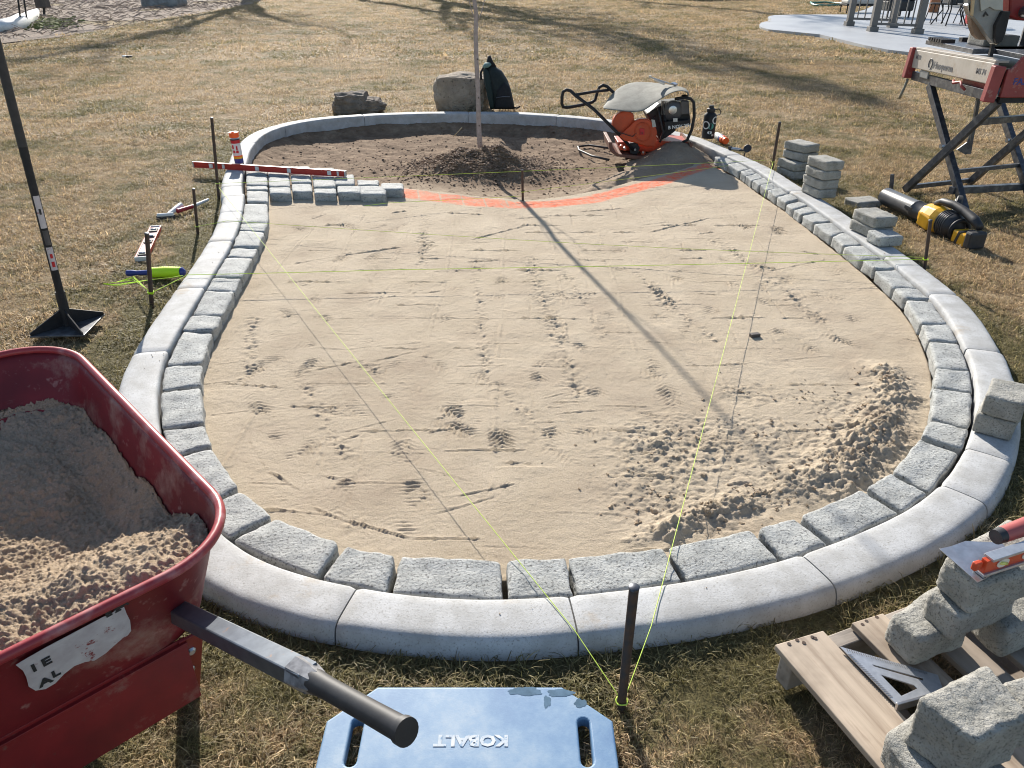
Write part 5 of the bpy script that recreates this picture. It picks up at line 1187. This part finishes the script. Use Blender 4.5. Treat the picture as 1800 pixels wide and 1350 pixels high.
kp=P(893,1294,ZB); kq=P(763,1294,ZB); wdt=(kp-kq).length
tx=text('lettering','KOBALT',.052,mat('worn_white_print',(.60,.62,.63),.7,(.42,.49,.56),35,speck=(.15,.27,.42),sscale=90,slo=.36,shi=.44),(0,0,0),(-1,0,0),(0,-1,0),t,.0006,.0022)
# fit lettering to its place, upside down as seen from here
me=tx.data; xs_=[v.co.x for v in me.vertices]; ys_=[v.co.y for v in me.vertices]; sx=wdt/(max(xs_)-min(xs_)); 
hgt=(P(828,1292,ZB)-P(828,1313,ZB)).length; sy=hgt/(max(ys_)-min(ys_))
for v_ in me.vertices: v_.co.x*=sx; v_.co.y*=sy
xs_=[v.co.x for v in me.vertices]; ys_=[v.co.y for v in me.vertices]
tx.location=(kq.x-min(xs_)-t.location.x, P(828,1313,ZB).y-min(ys_)-t.location.y, ZB+.0006)
# worn grey patches on the board (shaped stains)
mb=MB()
def blob(cx,cy,rx,ry,s_):
    n=70; V=[]; rs=random.Random(s_)
    for i in range(n):
        a=6.283*i/n; k=1+.5*noise.noise(Vector((math.cos(a)*1.5,math.sin(a)*1.5,s_)))+.16*noise.noise(Vector((math.cos(a)*6,math.sin(a)*6,s_))); q=P(cx+rx*k*math.cos(a),cy+ry*k*math.sin(a),ZB); V.append((q.x,q.y,ZB+.0005))
    return V
for a_ in ((922,1216,32,7,3.2),(985,1218,26,6,5.1),(962,1234,7,11,7.7),(1020,1236,10,8,9.4)):
    V=blob(*a_); mb.add(V,[tuple(range(len(V)))])
obj('scuff_stain',mb,mat('board_stain',(.045,.10,.155),.85,(.085,.16,.24),30),t)
# ------------------------------------------------------------------ wheelbarrow
a_=Vector((.74,-.673,0)).normalized(); fw=Vector((-.694,.720,0)).normalized(); la=Vector((-.720,-.694,0)).normalized()
Rz=Vector((-.518,1.180,0))
t=thing('wheelbarrow','red steel wheelbarrow heaped with sand at the lower left','wheelbarrow',tuple(Rz+fw*.4+la*.33))
def Wp(s,w,z): return Rz+fw*s+la*w+Vector((0,0,z))
def rrect(s0,s1,w0,w1,r,n=10):
    out=[]
    for cx,cy,a0 in ((s1-r,w1-r,0),(s0+r,w1-r,90),(s0+r,w0+r,180),(s1-r,w0+r,270)):
        for i in range(n+1):
            a=R(a0+90*i/n); out.append((cx+r*math.cos(a),cy+r*math.sin(a)))
    return out
lv=[(.0,1.12,.0,.76,.17,.515),(.012,1.10,.010,.75,.165,.495),(.030,1.04,.030,.73,.16,.42),(.048,.97,.048,.712,.155,.35),(.062,.90,.062,.698,.15,.295),(.085,.87,.085,.675,.14,.268),(.12,.84,.12,.64,.12,.260)]
mb=MB(); V=[];Fs=[]; m=None
for (s0,s1,w0,w1,r,z) in lv:
    rp=rrect(s0,s1,w0,w1,r,9); m=len(rp)
    for s,w in rp: V.append(Wp(s,w,z+.035*(s/1.0)*(1 if z>.45 else .3)))
for i in range(len(lv)-1):
    for j in range(m): Fs.append((i*m+j,i*m+(j+1)%m,(i+1)*m+(j+1)%m,(i+1)*m+j))
Fs.append(tuple((len(lv)-1)*m+j for j in range(m)))
tr=mkmesh('tray',V,Fs,M['red_tray'],True,t,sharp=60); md=tr.modifiers.new('sheet','SOLIDIFY'); md.thickness=.003; md.offset=0
rim=[Wp(s,w,.515+.035*s+.002) for s,w in rrect(-.004,1.124,-.004,.764,.174,12)]
obj('rolled_rim',MB().tube(rim,.0105,10,True),mat('worn_red_rim',(.33,.035,.04),.38,(.48,.20,.19),14,lo=.52,hi=.72),t,True)
# sand load
def load_h(s,w):
    prof_=np.interp(s,[0,.08,.18,.30,.46,.62,.85,1.1],[.435,.465,.470,.405,.305,.300,.370,.42]); side=.385+.03*s
    k=np.clip((.13-w)/.10,0,1)*np.clip((s-.12)/.2,0,1); h=prof_*(1-k)+np.maximum(prof_,side)*k
    h=h-.03*np.clip((.10-w)/.1,0,1)*np.clip((.3-s)/.2,0,1)
    wx=s+.03*fbm(s,w,8,3,511); wy=w+.03*fbm(s,w,8,3,512)
    return h+.045*fbm(s,w,3.5,3,507)+.035*fbm(wx,wy,11,4,501,.6)+.012*clods(wx,wy,36,503,6)+.007*clods(wx,wy,95,505,2.5)+.008*clods(s,w,170,506,1.3)+.030*np.abs(fbm(wx,wy,32,4,508,.7))+.006*fbm(s,w,110,2,509)
ns,nw=420,280; sv=np.linspace(.010,1.10,ns); wv=np.linspace(.010,.745,nw); SS,WW=np.meshgrid(sv,wv); HH=load_h(SS,WW)
# the load ends against the sloping walls
ins=.010+.062*np.clip((.515-HH)/.22,0,1.2); s0_,s1_,w0_,w1_=ins,1.115-ins*2.4,ins,.752-ins; rr_=.155
cx=np.clip(SS,s0_+rr_,s1_-rr_); cy=np.clip(WW,w0_+rr_,w1_-rr_); dd_=np.hypot(SS-cx,WW-cy); sc_=np.where(dd_>rr_,rr_/np.maximum(dd_,1e-6),1); SS=cx+(SS-cx)*sc_; WW=cy+(WW-cy)*sc_; kp_=np.ones(SS.shape,bool)
X3=Rz.x+fw.x*SS+la.x*WW; Y3=Rz.y+fw.y*SS+la.y*WW
idx=np.arange(ns*nw).reshape(nw,ns); q=kp_[:-1,:-1]&kp_[1:,:-1]&kp_[:-1,1:]&kp_[1:,1:]; F4=np.stack([idx[:-1,:-1],idx[:-1,1:],idx[1:,1:],idx[1:,:-1]],-1)[q]
# clamp inside the walls
used=np.zeros(ns*nw,bool); used[F4.ravel()]=True; mp=np.cumsum(used)-1
o=mkmesh('sand_load',np.c_[X3.ravel(),Y3.ravel(),HH.ravel()][used],[tuple(f) for f in mp[F4].tolist()],M['sand_loose'],True); tag(o,'loose lumpy sand filling the red wheelbarrow','sand',kind='stuff')
sl=o
# label on rear panel
def rear(w,z,off=.0035):
    f=(.515-z)/(.515-.295); return Wp(.062*f-off-.002,w,z+.0)
lab=[(.135,.505),(.20,.497),(.30,.492),(.40,.487),(.47,.486),(.505,.482),(.500,.470),(.49,.462),(.497,.452),(.485,.440),(.478,.425),(.45,.412),(.40,.412),(.375,.418),(.33,.408),(.28,.402),(.24,.408),(.20,.425),(.150,.440),(.125,.455),(.118,.475),(.122,.49)]
def rw(px,py):
    # meet the rear panel plane
    p0=rear(.3,.45);n=(rear(.5,.45)-p0).cross(rear(.3,.36)-p0); r=ray(px,py); o_=Vector((0,0,CAMZ)); k=(p0-o_).dot(n)/r.dot(n); return o_+r*k
lp=[(216,1062),(222,1078),(228,1090),(230,1108),(224,1116),(214,1122),(200,1134),(186,1147),(166,1160),(148,1163),(130,1170),(112,1184),(97,1200),(80,1210),(62,1213),(50,1206),(46,1190),(40,1178),(27,1168),(45,1157),(80,1137),(120,1116),(150,1100),(180,1084),(196,1077)]
nrm_=(rw(120,1120)-Vector((0,0,CAMZ))).normalized()
V=[rw(x,y)-fw*.001 for x,y in lp]; obj('torn_label',MB().prism(V,-fw*.0008),'label',t)
def lt(px,py,s,sz):
    o_=rw(px,py)-fw*.0025; text('label_print',s,sz,'ink',o_,-la*-1 if False else (rw(px+30,py-16)-rw(px,py)),rear(.3,.45)-rear(.3,.36),t,.0008,.0012)
lt(57,1180,'I E',.030); lt(92,1190,'L',.026); lt(70,1207,'A',.030); lt(186,1084,'E 2',.020); lt(202,1072,'DA',.016)
# undercarriage
foot=P(331,1226,0.0); ltop=Wp(.05,.14,.29); fs=(foot-Rz).dot(fw); fwd_=(foot-Rz).dot(la)
for w,dw in ((.14,0),(.62,.48)):
    f_=Wp(fs,fwd_+dw,0); l_=Wp(.055,w,.30); dl=(l_-f_).normalized()
    obj('leg',MB().beam(f_,l_,.050,.006,up=tuple(fw)),'red_metal',t,bevel=.001)
    obj('leg_flange',MB().beam(f_-la*.024+fw*.018,l_-la*.024+fw*.018,.005,.038,up=tuple(fw)),'red_metal',t,bevel=.001)
    obj('leg_foot',MB().beam(f_+fw*.0,f_+fw*.14,.045,.010),'red_metal',t,bevel=.003)
    for q_ in(.24,.155): c_=f_.lerp(l_,q_/.30); obj('bolt',MB().lathe([(.010,0),(.010,.004),(.006,.008)],c_-fw*.004,tuple(-fw),10),'steel',t,True,sharp=40)
obj('brace_plate',MB().beam(Wp(.060,.15,.213),Wp(.060,.72,.213),.004,.175),'red_metal',t,bevel=.001)
obj('brace_lip',MB().beam(Wp(.056,.15,.290),Wp(.056,.72,.290),.014,.006),'red_metal',t,bevel=.001)
h0=Vector((-.665,1.115,.375)); h1=Vector((-.335,.832,.535)); h2=Vector((-.137,.655,.628))
for sft in (Vector(),la*.50):
    b0=h0+(h0-h1)*1.0
    hnd=obj('handle_tube',MB().beam(b0+sft+Vector((0,0,-.0)),h1+sft+(h1-h0).normalized()*.04,.036,.036),'tube_grey',t,bevel=.003,seg=2)
    dd=(h2-h1).normalized()
    obj('grip_collar',MB().tube([h1+sft+dd*.0,h1+sft+dd*.035,h1+sft+dd*.06],[.0255,.0235,.0185],7),mat('worn_grip_collar',(.28,.28,.29),.4,(.10,.10,.11),40),hnd,True,sharp=40)
    obj('rubber_grip',MB().tube([h1+sft+dd*.05,h1+sft+dd*.09,h1+sft+dd*.20,h2+sft-dd*.012,h2+sft-dd*.010,h2+sft],[.0185,.0165,.0165,.017,.0195,.0195],20),'black_rubber',hnd,True,sharp=40)
wc=Wp(1.20,.38,.19)
wh=obj('wheel_tyre',MB().tube([wc+(fw*math.cos(a)+Vector((0,0,1))*math.sin(a))*.145 for a in np.linspace(0,6.283,32)[:-1]],.045,12,True),'black_rubber',t,True)
obj('wheel_rim',MB().lathe([(.10,-.03),(.11,-.02),(.11,.02),(.10,.03)],wc,tuple(la),20),'red_metal',wh,True,sharp=40)
for w in(.16,.56): obj('wheel_fork',MB().beam(Wp(.75,w,.25),wc+la*(-.07 if w<.3 else .07),.03,.03),'tube_grey',t)
# ------------------------------------------------------------------ hand tamper
tb=P(118,583,.02); 
t=thing('hand_tamper','tall black hand tamper standing on the left lawn','tamper',tuple(tb))
pc=P(123,566,.03); top=PY(-45,-60,pc.y+.02)
W2=.125; Z0=.03
ang=R(6); ex=Vector((math.cos(ang),math.sin(ang),0)); ey=Vector((-math.sin(ang),math.cos(ang),0))
cpl=[P(57,597,Z0),P(160,588,Z0),P(180,552,Z0),P(84,560,Z0)]
cc=sum(cpl,Vector())/4
cpl=rot_quad((cc.x,cc.y,Z0),.235,.235,R(4))
obj('base_plate',MB().prism(cpl,(0,0,.008)),mat('scraped_black_plate',(.20,.21,.22),.4,(.09,.09,.095),30,metal=.6),t,bevel=.001)
cc=Vector((cc.x,cc.y,Z0+.008))
for q in cpl:
    q=Vector((q.x,q.y,cc.z)); q=cc+(q-cc)*.97
    obj('gusset',MB().prism([cc+Vector((0,0,.085)),q+Vector((0,0,.012)),q,cc],((q-cc).cross(Vector((0,0,1))).normalized())*.006),'black_metal',t,bevel=.0008)
obj('socket',MB().tube([cc,cc+(top-cc).normalized()*.16],[.0215,.0205],14),'black_metal',t,True,sharp=40)
topv=cc+(PY(-45,-60,cc.y)-cc); dirp=(PY(1,105,cc.y+.0)-cc).normalized()
obj('pole',MB().tube([cc+dirp*.10,cc+dirp*.8,cc+dirp*1.25],.0165,14),'black_metal',t,True,sharp=40)
obj('pole_grip',MB().tube([cc+dirp*.80,cc+dirp*1.28],.0178,14),'black_rubber',t,True,sharp=40)
obj('ring_collar',MB().tube([cc+dirp*.755,cc+dirp*.80],.0175,14),'black_metal',t,True,sharp=40)
def polelabel(f0,f1,phi,wd,m,off=.0172):
    x_=dirp.cross(Vector((0,1,0))).normalized(); y_=dirp.cross(x_); V=[];n=6
    for f in(f0,f1):
        for i in range(n+1):
            a=phi+wd*(i/n-.5); V.append(cc+dirp*f+(x_*math.cos(a)+y_*math.sin(a))*off)
    return MB().add(V,[(i,i+1,n+2+i,n+1+i) for i in range(n)]),m
fc=None
x_=dirp.cross(Vector((0,1,0))).normalized(); y_=dirp.cross(x_); tocam=(Vector((0,0,CAMZ))-(cc+dirp*.4)); ph=math.atan2(tocam.dot(y_),tocam.dot(x_))
for f0,f1,wd,m,ofs in ((.46,.60,1.5,'label',.0172),(.27,.375,1.6,'label',.0172),(.285,.31,.7,'red_plastic',.0178),(.325,.345,.6,'red_plastic',.0178),(.52,.545,.5,'ink',.0178),(.385,.45,1.3,'dark_plastic',.0172)):
    mb,mm_=polelabel(f0,f1,ph+.15,wd,m,ofs); obj('sticker',mb,mm_,t,True)
# ------------------------------------------------------------------ pergola, furniture and terrace beyond
t=thing('pergola','taupe painted pergola standing on the concrete patio','pergola',tuple(P(1560,60,.06)))
pb=[P(1492,45,.055),P(1533,55,.055),P(1612,59,.055),P(1568,48,.055)]
for p in pb:
    ps=obj('post',MB().beam(p,p+Vector((0,0,2.6)),.13,.13),'pergola',t,bevel=.004); obj('post_base',MB().box(p+Vector((0,0,.05)),(.20,.20,.10)),'pergola',ps,bevel=.006)
for a,b in ((pb[0],pb[3]),(pb[1],pb[2]),(pb[0],pb[1]),(pb[3],pb[2])): 
    d_=(b-a).normalized(); obj('beam',MB().beam(a-d_*.3+Vector((0,0,2.6)),b+d_*.3+Vector((0,0,2.6)),.06,.2),'pergola',t,bevel=.004)
for i in range(6):
    f=i/5; a=pb[0].lerp(pb[1],f)+Vector((0,0,2.75)); b=pb[3].lerp(pb[2],f)+Vector((0,0,2.75)); d_=(b-a).normalized(); obj('rafter',MB().beam(a-d_*.3,b+d_*.3,.04,.12),'pergola',t)
def rail(a,b,n,par=t):
    up_=Vector((0,0,1)); obj('bottom_rail',MB().beam(a+up_*.16,b+up_*.16,.04,.05),'pergola',par); obj('top_rail',MB().beam(a+up_*1.0,b+up_*1.0,.05,.05),'pergola',par)
    for i in range(1,n): q=a.lerp(b,i/n); obj('baluster',MB().beam(q+up_*.18,q+up_*.98,.022,.022),'pergola',par)
rail(pb[1],pb[2],6); rail(pb[0],pb[3],6)
# porch furniture behind the railing
q=P(1570,30,.05); t=thing('patio_chair','dark wicker patio chair behind the pergola railing','chair',tuple(q))
obj('seat',MB().box(q+Vector((0,0,.30)),(.75,.7,.26)),'ink',t,bevel=.04); obj('backrest',MB().box(q+Vector((0,.35,.62)),(.75,.14,.6)),'ink',t,bevel=.04)
for sx in(-.33,.33): obj('arm',MB().box(q+Vector((sx,0,.5)),(.10,.7,.16)),'black_metal',t,bevel=.03)
for sx in(-.3,.3):
    for sy in(-.28,.28): obj('leg',MB().beam(q+Vector((sx,sy,0)),q+Vector((sx,sy,.2)),.04,.04),'black_metal',t)
q=P(1505,22,.05); t=thing('patio_lounger','pale cushioned lounger with black frame behind the first pergola post','lounger',tuple(q))
obj('frame',MB().box(q+Vector((0,0,.22)),(.9,.6,.05)),'black_metal',t,bevel=.01); obj('cushion',MB().box(q+Vector((0,0,.30)),(.85,.56,.12)),'cream',t,bevel=.04)
for sx in(-.4,.4):
    for sy in(-.26,.26): obj('leg',MB().beam(q+Vector((sx,sy,0)),q+Vector((sx,sy,.2)),.03,.03),'black_metal',t)
# bistro table and chairs with thin metal legs
q=P(1668,44,.05); t=thing('patio_table','round dark metal patio table with thin legs beside the pergola','table',tuple(q))
obj('tabletop',MB().lathe([(.50,.68),(.52,.70),(.50,.72)],q,(0,0,1),28),'black_metal',t,True,sharp=30)
for i in range(5):
    a=6.283*i/5+.3; obj('leg',MB().tube([q+Vector((.42*math.cos(a),.42*math.sin(a),0)),q+Vector((.22*math.cos(a),.22*math.sin(a),.35)),q+Vector((.38*math.cos(a),.38*math.sin(a),.69))],.016,8),'black_metal',t,True)
for k,(px,py,lab) in enumerate(((1640,40,'left metal chair at the patio table'),(1692,42,'right metal chair at the patio table'))):
    q=P(px,py,.05); t=thing('metal_chair',lab,'chair',tuple(q),'metal chairs at the patio table')
    obj('seat',MB().lathe([(.22,.43),(.23,.45),(.22,.46)],q,(0,0,1),18),'black_metal',t,True,sharp=30)
    obj('backrest',MB().tube([q+Vector((.2*math.cos(a),.18,.45+.42*math.sin(a))) for a in np.linspace(0,math.pi,12)],.012,6),'black_metal',t,True)
    for i in range(4):
        a=6.283*i/4+.8; obj('leg',MB().tube([q+Vector((.23*math.cos(a),.23*math.sin(a),0)),q+Vector((.14*math.cos(a),.14*math.sin(a),.44))],.012,6),'black_metal',t,True)
q=P(1640,22,.05); t=thing('wood_planter','orange brown timber planter post behind the patio table','planter',tuple(q))
obj('panel',MB().box(q+Vector((0,0,.45)),(.30,.10,.9)),'wood_orange',t,bevel=.01); obj('cap',MB().box(q+Vector((0,0,.92)),(.36,.14,.04)),'wood_dark',t)
q=P(1690,12,.05); t=thing('grill','dark covered grill behind the patio table','grill',tuple(q))
obj('cabinet',MB().box(q+Vector((0,0,.55)),(1.1,.6,1.0)),'ink',t,bevel=.05); obj('lid',MB().tube([q+Vector((-.5,0,1.05)),q+Vector((.5,0,1.05))],.28,18),'black_metal',t,True,sharp=40)
q=P(1704,42,.05); t=thing('red_cooler','small red cooler on the patio beside the saw guard','cooler',tuple(q))
obj('body',MB().box(q+Vector((0,0,.14)),(.22,.18,.28)),'red_plastic',t,bevel=.02); obj('lid',MB().box(q+Vector((0,0,.30)),(.24,.20,.04)),'white',t,bevel=.01)
q=P(1788,66,.05); t=thing('side_bench','low brown bench with thin legs at the far right of the patio','bench',tuple(q))
obj('seat',MB().box(q+Vector((0,.1,.50)),(.95,.45,.30)),'wood_dark',t,bevel=.02)
for sx in(-.42,.42): obj('leg',MB().tube([q+Vector((sx,0,0)),q+Vector((sx,0,.38))],.015,6),'black_metal',t,True)
q0=P(1350,2,.03); mb=MB(); mb.tube([P(x,y,.04) for x,y in ((1425,4),(1428,8),(1450,9.5),(1475,9),(1480,6),(1450,4),(1426,5),(1432,9),(1460,10.5))],.035,8); tag(obj('garden_hose',mb,'hose',None,True),'green garden hose lying at the top edge of the lawn','hose')
# dark boards added to stand for the shadow strip along the far edge
fx0=P(1190,-1,0); fx1=P(1830,-14,0); mb=MB(); n=46
for i in range(n):
    a=fx0.lerp(fx1,i/n); b=fx0.lerp(fx1,(i+.93)/n); mb.beam(a+Vector((0,0,.55)),b+Vector((0,0,.55)),.02,1.1)
o=obj('shadow_strip_board',mb,'wood_dark',None); t=thing('shadow_strip','low dark boards added for the shadow strip along the far edge of the lawn','fence',tuple((fx0+fx1)/2)); o.parent=t; o.location=Vector(o.location)-t.location; o['kind']='stuff'
# ------------------------------------------------------------------ top left: mulch bed things
bd=boulder('boulder',(P(272,14,0).x,P(272,13,0).y+.5,-.1),((P(310,13,0)-P(240,13,0)).length,.9,.62),5.5,M['rock3'],'grey boulder at the edge of the mulch bed, far left',n=14,amp=.09)
def lump(path,r,m,name,label,cat,seed):
    mb=MB(); pts=[]; rs=[]
    for i,(x,y) in enumerate(path): pts.append(P(x,y,.08)); rs.append(r[i])
    mb.tube(pts,rs,14); V=[Vector(v)+noise.noise_vector(Vector(v)*4+Vector((seed,0,0)))*.09+noise.noise_vector(Vector(v)*11)*.03 for v in mb.v]; mb.v=[tuple(v) for v in V]
    o=obj(name,mb,m,None,True); tag(o,label,cat); return o
lump([(-12,50),(5,49),(20,46),(32,43),(45,38),(55,31),(64,24)],[.12,.18,.2,.2,.17,.15,.09],'white','plastic_sheet','crumpled white plastic sheeting on the mulch bed at far left','plastic sheet',1)
for i,(b_,tp_,lab) in enumerate((((38,50),(28,-30),'left of two thin black garden rods behind the white sheeting'),((49,47),(38,-30),'right of two thin black garden rods behind the white sheeting'))):
    q=P(*b_,0); tag(obj('garden_rod',MB().tube([q,PY(tp_[0],tp_[1],q.y)],.022,8),'black_metal',None,True),lab,'rod','thin black rods in the mulch bed')
q=P(80,26,0); t=thing('landscape_light','square brown box light on a stake in the mulch bed','garden light',tuple(q))
obj('box',MB().box(q+Vector((0,0,.42)),(.32,.3,.45)),'wood_dark',t,bevel=.02); obj('cap',MB().box(q+Vector((0,0,.67)),(.36,.34,.05)),'alu',t,bevel=.01); obj('stem',MB().beam(q+Vector((-.05,0,-.05)),q+Vector((.02,0,.22)),.05,.05),'black_metal',t)
def mosspt(n):
    return [tuple(P(random.gauss(88,18),random.gauss(42,4),0)+Vector((0,0,.02))) for _ in range(n)]
chips('moss_patch',900,mosspt,'moss',.03,.07,'bright green ground cover patch in front of the box light','ground cover',.5)
def twigs(n):
    mb=MB(); k=0
    XX=rng.uniform(-25,0,n*12); YY=rng.uniform(14,40,n*12); kk=inpoly(XX,YY,MUL)&in_view(XX,YY,1); 
    for x,y in zip(XX[kk][:n],YY[kk][:n]):
        a=random.uniform(0,6.283); L=random.uniform(.12,.42); q=Vector((x,y,.02)); d=Vector((math.cos(a),math.sin(a),random.uniform(0,.35)))*L
        mb.tube([q,q+d*.5+Vector((0,0,random.uniform(0,.04))),q+d],[.009,.008,.004],3,cap=False); k+=1
    o=obj('brush_twigs',mb,mat('pale_twigs',(.38,.30,.23),.9,(.20,.15,.13),6),None); tag(o,'tangle of pale dry twigs and brush on the mulch bed','brush',kind='stuff')
twigs(2600)
# small litter on the lawn
q=P(222,101,.01); t=thing('lawn_litter','small white and dark scrap on the upper left lawn','litter',tuple(q)); obj('scrap',MB().box(q+Vector((-.03,0,.02)),(.07,.05,.03)),'white',t,bevel=.008); obj('dark_scrap',MB().box(q+Vector((.05,0,.015)),(.10,.06,.03)),'ink',t,bevel=.008)
# dark crumb and debris on the sand
q=P(1327,589,-.006); tag(obj('dark_chip',MB().box(q,(.045,.028,.018),Matrix.Rotation(.2,3,'Z')),'wood_dark',None,bevel=.004),'small dark square chip lying alone on the right side of the sand','chip')
# ------------------------------------------------------------------ big trees beyond the far edge; their branches shade the upper lawn
def branch(mb,p,d,L,r,depth,rs):
    pts=[p];rr=[r];q=p.copy();dd=d.copy()
    for i in range(4):
        dd=(dd+Vector((rs.gauss(0,.13),rs.gauss(0,.13),rs.gauss(0.03,.08)))).normalized(); q=q+dd*L/4; pts.append(q.copy()); rr.append(r*(1-.16*(i+1)))
    mb.tube(pts,rr,6 if depth>1 else 4,cap=False)
    if depth==0: return
    for k in range(rs.choice([3,4])):
        i=rs.choice([2,3,4]); ax_=Vector((rs.gauss(0,1),rs.gauss(0,1),rs.gauss(.3,.6))).normalized(); nd=(dd*.75+ax_*.75).normalized(); branch(mb,pts[i],nd,L*rs.uniform(.6,.85),rr[i]*.62,depth-1,rs)
def bigtree(x,y,H,seed,label,depth=4):
    rs=random.Random(seed); t=thing('large_tree',label,'tree',(x,y,0),'tall trees beyond the far edge of the lawn')
    obj('trunk',MB().tube([(x,y,-.2),(x+.1,y,H*.2),(x,y+.1,H*.42)],[.38,.30,.24],12),'bark_dark',t,True)
    mb=MB(); 
    for k in range(4):
        a=6.283*k/4+rs.random(); branch(mb,Vector((x,y+.1,H*(.34+.02*k))),Vector((math.cos(a)*.5,math.sin(a)*.5,.8)).normalized(),H*.24,.26,depth,rs)
    obj('crown',mb,'bark_dark',t)
def conifer(x,y,H,seed,label,w=1.0):
    rs=random.Random(seed); t=thing('large_tree',label,'tree',(x,y,0),'tall trees beyond the far edge of the lawn')
    obj('trunk',MB().tube([(x,y,-.2),(x,y,H*.5),(x,y,H)],[.30,.18,.03],10),'bark_dark',t,True)
    V=[];Fs=[]
    for i in range(1500):
        h=rs.random()**.8; rad=w*(1-h)*3.2+.25; a=rs.uniform(0,6.283); rr_=rad*math.sqrt(rs.random()); z=H*(.12+.88*h)-rr_*.25; c=Vector((x+rr_*math.cos(a),y+rr_*math.sin(a),z)); s=rs.uniform(.08,.22)
        u=Vector((rs.gauss(0,1),rs.gauss(0,1),rs.gauss(0,.6))).normalized(); v_=u.orthogonal().normalized(); o=len(V); V+=[c+u*s,c+v_*s*.6,c-u*s,c-v_*s*.6]; Fs.append((o,o+1,o+2,o+3))
    mkmesh('crown',V,Fs,M['needles'],False,t)
def shade_tree(path,yt,r0,r1,seed,label):
    rs=random.Random(seed); q=[]
    for x,y in path:
        g_=P(x,y,0); z=(yt-g_.y)/1.908; q.append(Vector((g_.x-.457*z,yt,z)))
    b=Vector((q[0].x-.6,yt+.2,-.2)); t=thing('large_tree',label,'tree',(b.x,b.y,0),'tall trees beyond the far edge of the lawn')
    pts=[b]+q; n=len(pts); obj('trunk',MB().tube(pts,[r0+(r1-r0)*i/(n-1) for i in range(n)],10),'bark_dark',t,True)
    mb=MB()
    for i in range(1,n-1):
        for k in range(3): a=pts[i].lerp(pts[i+1],rs.random()); d_=Vector((rs.gauss(0,1),rs.gauss(0,.6),rs.uniform(.5,1.2))).normalized(); branch(mb,a,d_,rs.uniform(1.4,2.6),.10,3,rs)
    obj('crown',mb,'bark_dark',t)
shade_tree([(640,2),(760,20),(880,34),(1000,46),(1100,62),(1180,88)],44,.26,.12,31,'leaning bare tree beyond the middle of the lawn')
shade_tree([(430,10),(350,42),(250,66),(120,92),(20,108)],45,.24,.12,37,'leaning bare tree beyond the left of the lawn')
shade_tree([(1130,4),(1250,14),(1380,26),(1500,38)],50,.22,.12,41,'leaning bare tree beyond the right of the lawn')
bigtree(-12.5,43,17,11,'bare spreading tree beyond the far left of the lawn')
bigtree(-5.5,45,18,23,'bare spreading tree beyond the middle of the lawn')
conifer(-3.2,41,16.6,5,'dark narrow conifer beyond the middle of the lawn',1.5)
